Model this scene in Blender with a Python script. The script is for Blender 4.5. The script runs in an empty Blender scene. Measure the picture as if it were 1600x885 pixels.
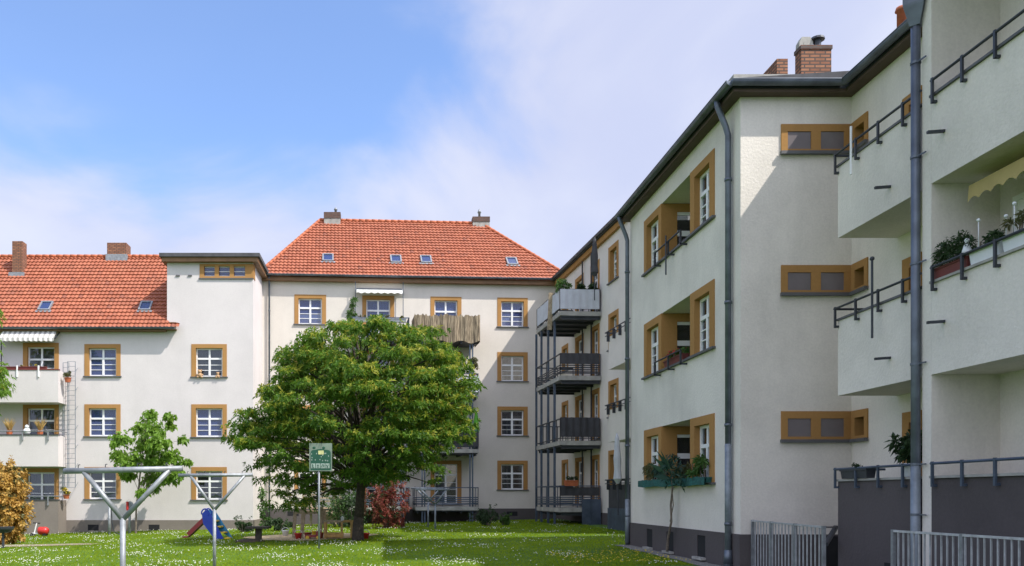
import bpy, bmesh, math, random
from mathutils import Vector, Matrix
R = random.Random(7)
S = bpy.context.scene
COL = S.collection
PI = math.pi
# ---------------------------------------------------------------- camera model
F_PX, CX, CY, EYE = 1300.0, 599.0, 775.0, 1.5
def px(x, y, Y):                       # photo pixel at depth Y -> world point
    return Vector(((x-CX)*Y/F_PX, Y, EYE+(CY-y)*Y/F_PX))
def clampv(v, a, b): return max(a, min(b, v))
def g(X, Y):                           # terrain height
    X = clampv(X, -26, 14); Y = clampv(Y, -10, 62)
    return -0.03 + 0.022*(X-7.4) + 0.008*(Y-18.6)
def gp(x, y):                          # ground point seen at a pixel
    Y = 30.0
    for _ in range(40):
        X = (x-CX)*Y/F_PX
        Y = (EYE-g(X, Y))*F_PX/(y-CY)
    X = (x-CX)*Y/F_PX
    return Vector((X, Y, g(X, Y)))
def on_ground(X, Y): return Vector((X, Y, g(X, Y)))
class Fr:                              # facade frame: u along, d outwards, z up
    def __init__(s, O, U, N):
        s.O = Vector((O[0], O[1], 0)); s.U = Vector((U[0], U[1], 0)).normalized(); s.N = Vector((N[0], N[1], 0)).normalized()
    def p(s, u, d, z): return s.O + s.U*u + s.N*d + Vector((0, 0, z))
    def hit(s, x, y, d=0.0):
        r = Vector(((x-CX)/F_PX, 1.0, (CY-y)/F_PX)); c = Vector((0, 0, EYE))
        q = s.O + s.N*d
        t = (q-c).dot(s.N)/r.dot(s.N)
        w = c+r*t
        return (w-s.O).dot(s.U), w.z
WORLD = Fr((0, 0), (1, 0), (0, 1))

# ---------------------------------------------------------------- mesh builder
def base_of(o):
    v = Vector((0, 0, 0))
    while o is not None:
        v += o.location; o = o.parent
    return v
class MB:
    def __init__(s): s.v = []; s.f = []; s.m = []; s.mi = 0
    def face(s, pts):
        n = len(s.v); s.v += [Vector(p) for p in pts]; s.f.append(tuple(range(n, n+len(pts)))); s.m.append(s.mi)
    def hexa(s, c):
        n = len(s.v); s.v += c
        for q in ((0,3,2,1),(4,5,6,7),(0,1,5,4),(1,2,6,5),(2,3,7,6),(3,0,4,7)):
            s.f.append(tuple(n+i for i in q)); s.m.append(s.mi)
        return s
    def box(s, F, u0, u1, d0, d1, z0, z1):
        return s.hexa([F.p(u0,d0,z0),F.p(u1,d0,z0),F.p(u1,d1,z0),F.p(u0,d1,z0),F.p(u0,d0,z1),F.p(u1,d0,z1),F.p(u1,d1,z1),F.p(u0,d1,z1)])
    def bar(s, a, b, w, h=None, up=Vector((0,0,1))):
        a = Vector(a); b = Vector(b); h = h or w
        d = (b-a).normalized()
        if abs(d.dot(up)) > .98: up = Vector((0,1,0))
        x = d.cross(up).normalized()*w/2; y = x.cross(d).normalized()*h/2
        return s.hexa([a-x-y,a+x-y,a+x+y,a-x+y,b-x-y,b+x-y,b+x+y,b-x+y])
    def tube(s, pts, r, n=8, caps=True):
        pts = [Vector(p) for p in pts]; k = len(pts)
        rs = r if isinstance(r, (list, tuple)) else [r]*k
        ref = None; rings = []
        for i, p in enumerate(pts):
            d = (pts[min(i+1,k-1)]-pts[max(i-1,0)])
            d = d.normalized() if d.length > 1e-9 else Vector((0,0,1))
            if ref is None:
                ref = d.cross(Vector((0,0,1))) if abs(d.z) < .95 else d.cross(Vector((0,1,0)))
            ref = (ref-d*ref.dot(d)).normalized(); y = d.cross(ref)
            b = len(s.v)
            for j in range(n):
                t = 2*PI*j/n; s.v.append(p+(ref*math.cos(t)+y*math.sin(t))*rs[i])
            rings.append(b)
        for i in range(k-1):
            for j in range(n):
                a, c = rings[i], rings[i+1]; j2 = (j+1)%n
                s.f.append((a+j,a+j2,c+j2,c+j)); s.m.append(s.mi)
        if caps:
            s.f.append(tuple(rings[0]+j for j in range(n))[::-1]); s.m.append(s.mi)
            s.f.append(tuple(rings[-1]+j for j in range(n))); s.m.append(s.mi)
        return s
    def ball(s, c, r, n=8, m=6, sq=(1,1,1)):
        c = Vector(c); b = len(s.v)
        s.v.append(c+Vector((0,0,-r*sq[2])))
        for i in range(1, m):
            a = -PI/2+PI*i/m
            for j in range(n):
                t = 2*PI*j/n
                s.v.append(c+Vector((math.cos(a)*math.cos(t)*r*sq[0], math.cos(a)*math.sin(t)*r*sq[1], math.sin(a)*r*sq[2])))
        s.v.append(c+Vector((0,0,r*sq[2]))); top = len(s.v)-1
        for j in range(n):
            j2 = (j+1)%n
            s.f.append((b, b+1+j2, b+1+j)); s.m.append(s.mi)
            for i in range(m-2):
                q = b+1+i*n
                s.f.append((q+j,q+j2,q+n+j2,q+n+j)); s.m.append(s.mi)
            q = b+1+(m-2)*n
            s.f.append((q+j,q+j2,top)); s.m.append(s.mi)
        return s
    def leaf(s, p, d, r, l, w, droop=.25):
        n = len(s.v); m = p+d*(l*.45); t = p+d*l+Vector((0,0,-droop*l))
        s.v += [p, m+r*(w/2), t, m-r*(w/2)]
        s.f.append((n,n+1,n+2,n+3)); s.m.append(s.mi)
    def build(s, name, mats, parent=None, smooth=False, at=None, fix=True):
        base = base_of(parent) if parent is not None else Vector(at or (0,0,0))
        me = bpy.data.meshes.new(name)
        me.from_pydata([tuple(v-base) for v in s.v], [], s.f)
        if not isinstance(mats, (list, tuple)): mats = [mats]
        for m in mats: me.materials.append(m)
        if len(mats) > 1: me.polygons.foreach_set('material_index', s.m)
        if fix and len(s.f) < 20000:
            bm = bmesh.new(); bm.from_mesh(me); bmesh.ops.recalc_face_normals(bm, faces=bm.faces); bm.to_mesh(me); bm.free()
        if smooth: me.polygons.foreach_set('use_smooth', [True]*len(me.polygons))
        me.update()
        o = bpy.data.objects.new(name, me); COL.objects.link(o)
        if parent is not None: o.parent = parent
        else: o.location = base
        return o
def tag(o, label=None, cat=None, group=None, kind=None):
    if label: o['label'] = label
    if cat: o['category'] = cat
    if group: o['group'] = group
    if kind: o['kind'] = kind
    return o
def thing(name, label, cat, loc, group=None):
    o = bpy.data.objects.new(name, None); COL.objects.link(o); o.location = loc
    o.empty_display_size = .2
    return tag(o, label, cat, group)
def bev(o, w=.01, seg=2):
    m = o.modifiers.new('bevel', 'BEVEL'); m.width = w; m.segments = seg; m.limit_method = 'ANGLE'; return o

# ---------------------------------------------------------------- materials
def newmat(name):
    m = bpy.data.materials.new(name); m.use_nodes = True
    nt = m.node_tree; b = nt.nodes['Principled BSDF']
    return m, nt, b
def ramp(nt, fac, stops):
    r = nt.nodes.new('ShaderNodeValToRGB'); el = r.color_ramp.elements
    while len(el) < len(stops): el.new(.5)
    for e, (p, c) in zip(el, stops): e.position = p; e.color = (*c, 1)
    nt.links.new(fac, r.inputs[0]); return r.outputs[0]
def noise(nt, scale, detail=4, vec=None, rough=.55):
    n = nt.nodes.new('ShaderNodeTexNoise'); n.inputs['Scale'].default_value = scale; n.inputs['Detail'].default_value = detail
    n.inputs['Roughness'].default_value = rough
    if vec is not None: nt.links.new(vec, n.inputs['Vector'])
    return n.outputs['Fac']
def objco(nt, scale=(1,1,1)):
    t = nt.nodes.new('ShaderNodeNewGeometry'); mp = nt.nodes.new('ShaderNodeMapping'); mp.inputs['Scale'].default_value = scale
    nt.links.new(t.outputs['Position'], mp.inputs['Vector']); return mp.outputs[0]
def bump(nt, b, h, strength, dist):
    n = nt.nodes.new('ShaderNodeBump'); n.inputs['Strength'].default_value = strength; n.inputs['Distance'].default_value = dist
    nt.links.new(h, n.inputs['Height']); nt.links.new(n.outputs[0], b.inputs['Normal'])
def mixc(nt, fac, a, b, mode='MIX'):
    m = nt.nodes.new('ShaderNodeMix'); m.data_type = 'RGBA'; m.blend_type = mode
    for s, v in ((0, fac), (6, a), (7, b)):
        if isinstance(v, (int, float)): m.inputs[s].default_value = v
        elif isinstance(v, tuple): m.inputs[s].default_value = (*v, 1)
        else: nt.links.new(v, m.inputs[s])
    return m.outputs[2]
def sc(c, k): return tuple(min(1, x*k) for x in c)
def simple(name, c, rough=.6, metal=0, var=.15, scale=3.0, bumpd=0, bscale=60):
    m, nt, b = newmat(name); v = objco(nt)
    f = noise(nt, scale, 5, v)
    nt.links.new(ramp(nt, f, [(.3, sc(c, 1-var)), (.7, sc(c, 1+var))]), b.inputs['Base Color'])
    b.inputs['Roughness'].default_value = rough; b.inputs['Metallic'].default_value = metal
    if bumpd: bump(nt, b, noise(nt, bscale, 4, v), .6, bumpd)
    return m
def stucco(name, c, coarse=.012, stain=.10):
    m, nt, b = newmat(name); v = objco(nt)
    col = ramp(nt, noise(nt, .55, 6, v, .6), [(.34, sc(c, 1-stain*.8)), (.60, sc(c, 1.03))])
    streak = noise(nt, 1.0, 5, objco(nt, (1.3, 1.3, .16)), .7)          # rain streaks run down
    col = mixc(nt, ramp(nt, streak, [(.50, (0,0,0)), (.78, (min(.8,stain*1.7),)*3)]), col, sc(c, .62))
    grain = noise(nt, 24, 3, v, .6)
    col = mixc(nt, .35, col, ramp(nt, grain, [(.35, sc(c, .86)), (.65, sc(c, 1.06))]))
    nt.links.new(col, b.inputs['Base Color']); b.inputs['Roughness'].default_value = .92
    b.inputs['Specular IOR Level'].default_value = .2
    bump(nt, b, noise(nt, 19, 4, v, .6), .75, coarse)
    return m
M = {}
M['wall_left'] = stucco('stucco_white', (.635,.592,.575), .005, .12)
M['wall_mid'] = stucco('stucco_cream', (.655,.605,.54), .005, .12)
M['wall_wing'] = stucco('stucco_ivory', (.77,.715,.645), .011, .28)
M['wall_far'] = stucco('stucco_pale', (.74,.69,.625), .007, .18)
M['plinth'] = stucco('plinth_grey', (.105,.092,.092), .008, .3)
M['plinth_l'] = stucco('plinth_taupe', (.22,.19,.165), .006, .3)
M['ochre'] = stucco('ochre_paint', (.40,.215,.075), .003, .2)
M['brown'] = simple('brown_paint', (.20,.105,.045), .6)
M['white'] = simple('white_paint', (.80,.80,.79), .45, var=.04)
M['zinc'] = simple('zinc', (.13,.15,.18), .45, .55, .3, 2.5)
M['darkmetal'] = simple('dark_metal', (.045,.05,.06), .5, .3, .25, 4)
M['bluemetal'] = simple('blue_grey_steel', (.075,.10,.14), .5, .35, .25, 3)
M['galv'] = simple('galvanised', (.26,.275,.29), .5, .35, .25, 9, .002, 120)
M['pipegrey'] = simple('pipe_grey', (.20,.23,.26), .5, .35, .25, 5)
M['concrete'] = simple('concrete', (.34,.33,.30), .9, 0, .25, 3, .006)
M['sill'] = simple('sill_slate', (.10,.10,.105), .6)
M['black'] = simple('void_dark', (.012,.012,.014), .9)
M['blind'] = simple('grey_panel', (.175,.15,.155), .3, var=.1)
M['terracotta'] = simple('terracotta', (.42,.115,.045), .7, var=.25, scale=9)
M['red'] = simple('red_plastic', (.50,.03,.025), .35, var=.08)
M['darkred'] = simple('dark_red_plastic', (.28,.03,.03), .4, var=.1)
M['blue'] = simple('blue_plastic', (.015,.05,.42), .35, var=.1)
M['sky'] = simple('light_blue_plastic', (.03,.25,.55), .35, var=.1)
M['yellow'] = simple('yellow_plastic', (.75,.50,.03), .4, var=.1)
M['pinewood'] = simple('pine_wood', (.50,.30,.10), .7, var=.25, scale=8)
M['greywood'] = simple('weathered_wood', (.40,.31,.21), .85, var=.35, scale=9)
M['darkwood'] = simple('dark_wood', (.05,.04,.03), .8, var=.3, scale=9)
M['bark'] = simple('bark', (.055,.042,.032), .95, var=.4, scale=14, bumpd=.03, bscale=25)
M['barklight'] = simple('bark_grey', (.16,.13,.10), .95, var=.4, scale=14, bumpd=.01, bscale=40)
M['cloth'] = simple('white_cloth', (.50,.52,.56), .9, var=.08)
M['lightcloth'] = simple('awning_white', (.80,.79,.75), .9, var=.05)
M['creamcloth'] = simple('awning_cream', (.46,.36,.15), .9, var=.08)
M['darkcloth'] = simple('anthracite_mesh', (.05,.05,.055), .9, var=.2)
M['greencloth'] = simple('green_cloth', (.12,.42,.04), .8, var=.15)
M['soil'] = simple('soil', (.06,.045,.03), .95, var=.4, scale=9, bumpd=.03, bscale=18)
M['ceramic'] = simple('white_ceramic', (.72,.74,.76), .4, var=.06)
M['slate'] = simple('roof_felt', (.07,.07,.075), .85, var=.3)
M['rust_red'] = simple('planter_maroon', (.16,.035,.03), .6)
M['teal'] = simple('teal_fabric', (.02,.10,.09), .85, var=.5, scale=18)

def glassm(name, body=(.01,.012,.016), trans=.75):
    m, nt, b = newmat(name)
    b.inputs['Base Color'].default_value = (*body, 1); b.inputs['Roughness'].default_value = .5
    tr = nt.nodes.new('ShaderNodeBsdfTransparent'); tr.inputs[0].default_value = (.86,.89,.92,1)
    mx = nt.nodes.new('ShaderNodeMixShader'); mx.inputs[0].default_value = trans
    nt.links.new(b.outputs[0], mx.inputs[1]); nt.links.new(tr.outputs[0], mx.inputs[2])
    gl = nt.nodes.new('ShaderNodeBsdfGlossy'); gl.inputs['Roughness'].default_value = .015; gl.inputs['Color'].default_value = (.9,.95,1,1)
    bp = nt.nodes.new('ShaderNodeBump'); bp.inputs['Strength'].default_value = .25; bp.inputs['Distance'].default_value = .01
    nt.links.new(noise(nt, 1.6, 2, objco(nt)), bp.inputs['Height']); nt.links.new(bp.outputs[0], gl.inputs['Normal'])
    fr = nt.nodes.new('ShaderNodeFresnel'); fr.inputs[0].default_value = 1.65
    m2 = nt.nodes.new('ShaderNodeMixShader'); nt.links.new(fr.outputs[0], m2.inputs[0])
    nt.links.new(mx.outputs[0], m2.inputs[1]); nt.links.new(gl.outputs[0], m2.inputs[2])
    nt.links.new(m2.outputs[0], nt.nodes['Material Output'].inputs[0])
    return m
M['glass'] = glassm('window_glass_sky_tint', (.020,.045,.18), .38)  # blue body colour stands in for the reflected sky
M['glassblue'] = glassm('glass_sky_tint', (.02,.045,.16), .3)  # sky reflection put into the body colour here too
M['glassdark'] = glassm('dark_window_glass', (.012,.014,.02), .6)
def tilem():
    m, nt, b = newmat('clay_pantiles')
    uv = nt.nodes.new('ShaderNodeUVMap'); fl = nt.nodes.new('ShaderNodeVectorMath'); fl.operation = 'FLOOR'
    nt.links.new(uv.outputs[0], fl.inputs[0])
    wn = nt.nodes.new('ShaderNodeTexWhiteNoise'); wn.noise_dimensions = '2D'; nt.links.new(fl.outputs[0], wn.inputs['Vector'])
    c = ramp(nt, wn.outputs['Value'], [(0, (.28,.080,.036)), (.5, (.325,.097,.048)), (.93, (.36,.115,.056)), (1, (.21,.066,.038))])
    c = mixc(nt, ramp(nt, noise(nt, .8, 6, objco(nt), .65), [(.45, (0,0,0)), (.8, (.5,.5,.5))]), c, (.22,.085,.05))
    nt.links.new(c, b.inputs['Base Color']); b.inputs['Roughness'].default_value = .7
    return m
M['tiles'] = tilem()
def brickm(name, c1, c2, mortar):
    m, nt, b = newmat(name)
    geo = nt.nodes.new('ShaderNodeNewGeometry'); sp = nt.nodes.new('ShaderNodeSeparateXYZ'); cb = nt.nodes.new('ShaderNodeCombineXYZ')
    nt.links.new(geo.outputs['Position'], sp.inputs[0])
    ad = nt.nodes.new('ShaderNodeMath'); ad.operation = 'ADD'
    nt.links.new(sp.outputs[0], ad.inputs[0]); nt.links.new(sp.outputs[1], ad.inputs[1])
    nt.links.new(ad.outputs[0], cb.inputs[0]); nt.links.new(sp.outputs[2], cb.inputs[1])
    t = nt.nodes.new('ShaderNodeTexBrick'); nt.links.new(cb.outputs[0], t.inputs['Vector'])
    t.inputs['Scale'].default_value = 1; t.inputs['Brick Width'].default_value = .25; t.inputs['Row Height'].default_value = .083
    t.inputs['Mortar Size'].default_value = .018
    t.inputs['Color1'].default_value = (*c1,1); t.inputs['Color2'].default_value = (*c2,1); t.inputs['Mortar'].default_value = (*mortar,1)
    c = mixc(nt, ramp(nt, noise(nt, 5, 5, objco(nt)), [(.4,(0,0,0)),(.75,(.55,.55,.55))]), t.outputs['Color'], sc(c1, .35))
    nt.links.new(c, b.inputs['Base Color']); b.inputs['Roughness'].default_value = .9
    bump(nt, b, t.outputs['Fac'], -.8, .012)
    return m
M['brick'] = brickm('brick_red', (.37,.165,.085), (.24,.095,.05), (.08,.055,.045))
M['brickdark'] = brickm('brick_sooty', (.16,.075,.05), (.09,.05,.04), (.10,.085,.075))
def leafm(name, cols, trans=.35, rough=.5):
    m, nt, b = newmat(name)
    gi = nt.nodes.new('ShaderNodeNewGeometry')
    c = ramp(nt, gi.outputs['Random Per Island'], [(i/max(1,len(cols)-1), k) for i, k in enumerate(cols)])
    c = mixc(nt, .4, c, ramp(nt, noise(nt, 1.1, 3, objco(nt)), [(.35, sc(cols[0], .8)), (.65, sc(cols[-1], 1.0))]))
    nt.links.new(c, b.inputs['Base Color']); b.inputs['Roughness'].default_value = rough
    b.inputs['Specular IOR Level'].default_value = .3 if rough < .8 else .0
    tl = nt.nodes.new('ShaderNodeBsdfTranslucent'); hs = nt.nodes.new('ShaderNodeHueSaturation')
    hs.inputs['Hue'].default_value = .495; hs.inputs['Value'].default_value = 1.5; nt.links.new(c, hs.inputs['Color']); nt.links.new(hs.outputs[0], tl.inputs[0])
    mx = nt.nodes.new('ShaderNodeMixShader'); mx.inputs[0].default_value = trans
    nt.links.new(b.outputs[0], mx.inputs[1]); nt.links.new(tl.outputs[0], mx.inputs[2])
    nt.links.new(mx.outputs[0], nt.nodes['Material Output'].inputs[0])
    return m
M['leaf_tree'] = leafm('sumac_leaf', [(.026,.075,.008), (.058,.145,.012), (.095,.20,.018), (.14,.245,.022)], .38, .6)
M['leaf_tip'] = leafm('young_leaf', [(.20,.30,.025), (.30,.36,.03), (.36,.31,.05)], .4, .6)
M['leaf_maple'] = leafm('maple_leaf', [(.09,.20,.02), (.15,.28,.03), (.22,.34,.05)], .4)
M['leaf_rust'] = leafm('copper_leaf', [(.38,.22,.04), (.50,.33,.08), (.60,.43,.13), (.36,.18,.03)], .25)
M['leaf_red'] = leafm('red_leaf', [(.12,.02,.018), (.26,.045,.04), (.38,.09,.075), (.08,.07,.02)], .25)
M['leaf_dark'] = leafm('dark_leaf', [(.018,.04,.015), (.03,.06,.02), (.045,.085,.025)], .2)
M['leaf_mid'] = leafm('garden_leaf', [(.04,.10,.02), (.07,.14,.03), (.10,.19,.04)], .3)
M['leaf_olive'] = leafm('olive_leaf', [(.07,.09,.03), (.12,.13,.05), (.16,.14,.06)], .25)
M['leaf_blue'] = leafm('blue_green_leaf', [(.015,.05,.04), (.03,.08,.06), (.05,.11,.06)], .2)
M['straw'] = leafm('straw_grass', [(.45,.30,.10), (.55,.40,.16)], .25)
M['flower_red'] = leafm('red_petal', [(.40,.02,.02), (.50,.06,.04)], .2)
M['flower_white'] = leafm('white_petal', [(.62,.64,.50), (.78,.78,.70)], .25)
M['flower_yellow'] = leafm('yellow_petal', [(.60,.45,.03), (.72,.55,.05)], .25)
M['grass'] = leafm('grass_blade', [(.13,.22,.010), (.19,.29,.014), (.24,.34,.02), (.28,.35,.03)], .6, .9)
def groundm():
    m, nt, b = newmat('lawn_soil'); v = objco(nt)
    c = ramp(nt, noise(nt, .5, 6, v, .65), [(.3, (.04,.11,.006)), (.6, (.075,.17,.009)), (.8, (.09,.17,.015))])
    c = mixc(nt, .45, c, ramp(nt, noise(nt, 17, 5, v, .7), [(.3, (.03,.08,.006)), (.7, (.11,.21,.012))]))
    nt.links.new(c, b.inputs['Base Color']); b.inputs['Roughness'].default_value = .95
    bump(nt, b, noise(nt, 22, 5, v, .7), .9, .06); return m
M['lawn'] = groundm()
M['sand'] = simple('sand', (.52,.40,.23), .95, 0, .2, 5, .02, 14)
M['path'] = simple('packed_gravel', (.22,.19,.12), .95, 0, .25, 4, .02, 30)
M['gravel'] = simple('pebbles', (.20,.19,.17), .95, 0, .6, 30, .03, 30)
M['paving'] = simple('paving', (.11,.11,.105), .9, 0, .25, 3, .01, 30)
def reedm():
    m, nt, b = newmat('reed_mat')
    c = ramp(nt, noise(nt, 1, 6, objco(nt, (22, 22, 1.2)), .7), [(.36, (.035,.026,.018)), (.5, (.20,.155,.10)), (.64, (.46,.37,.25))])
    nt.links.new(c, b.inputs['Base Color']); b.inputs['Roughness'].default_value = .9
    bump(nt, b, noise(nt, 1, 4, objco(nt, (45,45,1))), 1, .02); return m
M['reed'] = reedm()
def stripem():
    m, nt, b = newmat('awning_stripes')
    w = nt.nodes.new('ShaderNodeTexWave'); w.inputs['Scale'].default_value = 1.25; w.bands_direction = 'X'
    nt.links.new(objco(nt), w.inputs['Vector'])
    nt.links.new(ramp(nt, w.outputs['Fac'], [(.45, (.38,.37,.35)), (.55, (.78,.76,.72))]), b.inputs['Base Color']); b.inputs['Roughness'].default_value = .9
    return m
M['stripes'] = stripem()

# ---------------------------------------------------------------- architectural helpers
def wall(F, parent, mat, u0, u1, z0, z1, holes=(), d=0.0, name='wall', mb=None):
    own = mb is None
    mb = mb or MB()
    us = sorted({u0, u1, *[min(max(h[i], u0), u1) for h in holes for i in (0, 1)]})
    zs = sorted({z0, z1, *[min(max(h[i], z0), z1) for h in holes for i in (2, 3)]})
    for i in range(len(us)-1):
        for j in range(len(zs)-1):
            if us[i+1]-us[i] < 1e-5 or zs[j+1]-zs[j] < 1e-5: continue
            cu, cz = (us[i]+us[i+1])/2, (zs[j]+zs[j+1])/2
            if any(h[0] < cu < h[1] and h[2] < cz < h[3] for h in holes): continue
            mb.face([F.p(us[i],d,zs[j]),F.p(us[i+1],d,zs[j]),F.p(us[i+1],d,zs[j+1]),F.p(us[i],d,zs[j+1])])
    if own: return mb.build(name, mat, parent, fix=False)
def curtain_mb(F, u0, u1, z0, z1, d, style):
    mb = MB()
    def panel(a, b, a2, b2):          # top a..b, bottom a2..b2
        n = 14
        for i in range(n):
            t0, t1 = i/n, (i+1)/n
            w0, w1 = .025*math.sin(t0*n*1.7), .025*math.sin(t1*n*1.7)
            mb.face([F.p(a+(b-a)*t0, d+w0, z1), F.p(a+(b-a)*t1, d+w1, z1), F.p(a2+(b2-a2)*t1, d+w1, z0), F.p(a2+(b2-a2)*t0, d+w0, z0)])
    m = (u0+u1)/2; w = u1-u0
    if style == 'drape':
        panel(u0, m, u0, u0+w*.16); panel(m, u1, u1-w*.16, u1)
    elif style == 'full': panel(u0, u1, u0, u1)
    elif style == 'half': panel(u0, m, u0, m)
    elif style == 'side': panel(m+w*.1, u1, m+w*.1, u1)
    elif style == 'low':
        n = 18; zt = z0+(z1-z0)*.6
        z1 = zt; panel(u0, u1, u0, u1)
    elif style == 'blind':
        z0 = z1-(z1-z0)*.8; panel(u0, u1, u0, u1)
    return mb
def window(F, parent, u0, u1, z0, z1, side=.22, top=.20, depth=.17, curtain=None, door=False, transom=.36, plain=False, label=None, glass='glass'):
    """ochre surround u0..u1 x z0..z1 round a white casement with mullion, transom and glazing bars"""
    mb = MB(); P = .022
    a, b, c = u0+side, u1-side, z1-top
    mb.box(F, u0, a, -depth, P, z0, z1); mb.box(F, b, u1, -depth, P, z0, z1); mb.box(F, a, b, -depth, P, c, z1)
    w = mb.build('window' if not door else 'balcony_door', M['ochre'], parent)
    if label: w['label'] = label
    fr = MB(); e = .065; y0, y1 = -depth-.02, -depth+.045
    m = (a+b)/2
    fr.box(F, a, a+e, y0, y1, z0, c); fr.box(F, b-e, b, y0, y1, z0, c)
    fr.box(F, a+e, b-e, y0, y1, z0, z0+e*1.2); fr.box(F, a+e, b-e, y0, y1, c-e, c)
    zt = c-(c-z0)*(transom if not door else .27)
    if not plain:
        fr.box(F, m-.05, m+.05, y0, y1+.012, z0+e*1.2, zt-.045); fr.box(F, m-.045, m+.045, y0, y1, zt+.045, c-e)
        fr.box(F, a+e, b-e, y0, y1+.014, zt-.045, zt+.045)
        k = 2 if not door else 3; zl = z0+e*1.2
        for i in range(1, k+1):
            zz = zl+(zt-.045-zl)*i/(k+1)
            fr.box(F, a+e, m-.05, y0+.02, y1-.012, zz-.014, zz+.014); fr.box(F, m+.05, b-e, y0+.02, y1-.012, zz-.014, zz+.014)
    fr.build('frame', M['white'], w)
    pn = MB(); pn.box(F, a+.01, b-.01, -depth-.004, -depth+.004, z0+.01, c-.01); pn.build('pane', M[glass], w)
    sl = MB(); sl.box(F, u0-.05, u1+.05, -depth+.02, .085, z0-.05, z0); sl.build('sill', M['sill'], w)
    if curtain: curtain_mb(F, a+.03, b-.03, z0+.05, c-.03, -depth-.12, curtain).build('curtain', M['cloth'], w)
    return w
def hole(u0, u1, z0, z1): return (u0+.03, u1-.03, z0-.02, z1-.03)
def pipe(parent, pts, r, mat='zinc', name='downpipe', clips=()):
    mb = MB(); mb.tube(pts, r, 12); o = mb.build(name, M[mat], parent, smooth=True)
    if clips:
        for c in clips:
            cb = MB(); cb.tube([Vector(c)-Vector((0,0,.03)), Vector(c)+Vector((0,0,.03))], r*1.25, 12); cb.build('pipe_collar', M[mat], o, smooth=True)
    return o
def gutter(parent, a, b, r=.075, mat='zinc', name='gutter'):
    a = Vector(a); b = Vector(b); d = (b-a).normalized(); x = Vector((d.y, -d.x, 0)); mb = MB(); n = 8
    for k, rr in ((0, r), (1, r*.9)):
        for i in range(n):
            t0, t1 = PI+PI*i/n, PI+PI*(i+1)/n
            f = lambda t: x*math.cos(t)*rr+Vector((0,0,math.sin(t)*rr))
            mb.face([a+f(t0), b+f(t0), b+f(t1), a+f(t1)])
    for s in (1, -1): mb.tube([a+x*r*s, b+x*r*s], .012, 6)
    for q in (a, b): mb.face([q+x*math.cos(PI+PI*i/n)*r+Vector((0,0,math.sin(PI+PI*i/n)*r)) for i in range(n+1)])
    return mb.build(name, M[mat], parent, smooth=False, fix=False)
def pantiles(parent, O, U, V, L, W, clips=(), tw=.215, rh=.335, name='roof'):
    U = U.normalized(); V = V.normalized(); N = U.cross(V)
    if N.z < 0: N = -N
    prof = (0, .022, .036, .030, .010)
    nt_ = int(math.ceil(L/tw)); nr = int(math.ceil(W/rh)); nu = nt_*5+1
    verts = []; faces = []; uvs = []
    rr = random.Random(int(L*100))
    for k in range(nr):
        sag = [rr.uniform(-.004, .004) for _ in range(nt_+1)]
        for top in (0, 1):
            v = min(W, (k+top)*rh); lift = .058*(1-top)
            for i in range(nu):
                u = i*tw/5
                verts.append(O+U*u+V*v+N*(prof[i%5]+lift+sag[i//5])); uvs.append((i/5+.001, k+.02+.96*top))
    for line in range(nr*2-1):
        for i in range(nu-1):
            a = line*nu+i; faces.append((a, a+1, a+nu+1, a+nu))
    base = base_of(parent)
    me = bpy.data.meshes.new(name); me.from_pydata([tuple(v-base) for v in verts], [], faces)
    ul = me.uv_layers.new(name='UVMap')
    li = [0]*len(me.loops); me.loops.foreach_get('vertex_index', li)
    flat = []
    for p in faces:
        a = uvs[p[0]]
        for q in p: flat += [min(uvs[q][0], math.floor(a[0])+.99), min(max(uvs[q][1], a[1]), math.floor(a[1])+.99)]
    ul.data.foreach_set('uv', flat)
    me.materials.append(M['tiles'])
    if clips:
        bm = bmesh.new(); bm.from_mesh(me)
        for co, no in clips:
            bmesh.ops.bisect_plane(bm, geom=bm.verts[:]+bm.edges[:]+bm.faces[:], plane_co=co-base, plane_no=no, clear_outer=True)
        bm.to_mesh(me); bm.free()
    o = bpy.data.objects.new(name, me); COL.objects.link(o); o.parent = parent; return o
def ridge(parent, a, b, r=.12, step=.38):
    a = Vector(a); b = Vector(b); n = max(1, int((b-a).length/step)); mb = MB()
    for i in range(n):
        p, q = a+(b-a)*(i/n), a+(b-a)*((i+1.12)/n)
        mb.tube([p, q], [r, r*.82], 8)
    return mb.build('ridge_tiles', M['terracotta'], parent, smooth=True)
def plane_hit(x, y, O, N):
    r = Vector(((x-CX)/F_PX, 1.0, (CY-y)/F_PX)); c = Vector((0,0,EYE)); return c+r*((O-c).dot(N)/r.dot(N))
def skylight(parent, c, U, V, w=.62, h=.78):
    N = U.cross(V); N = N if N.z > 0 else -N
    def bx(mb, a0, a1, b0, b1, n0, n1):
        f = lambda a, b, n: c+U*a+V*b+N*n
        mb.hexa([f(a0,b0,n0),f(a1,b0,n0),f(a1,b1,n0),f(a0,b1,n0),f(a0,b0,n1),f(a1,b0,n1),f(a1,b1,n1),f(a0,b1,n1)])
    mb = MB(); e = .075
    bx(mb,-w/2,-w/2+e,-h/2,h/2,0,.14); bx(mb,w/2-e,w/2,-h/2,h/2,0,.14); bx(mb,-w/2+e,w/2-e,-h/2,-h/2+e,0,.13); bx(mb,-w/2+e,w/2-e,h/2-e,h/2,0,.15)
    o = mb.build('skylight', M['galv'], parent)
    g_ = MB(); bx(g_,-w/2+e,w/2-e,-h/2+e,h/2-e,.08,.10); g_.build('pane', M['glassblue'], o)
    fl = MB(); bx(fl,-w/2-.1,w/2+.1,-h/2-.14,-h/2,.05,.075); fl.build('flashing', M['galv'], o)
    return o
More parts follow.
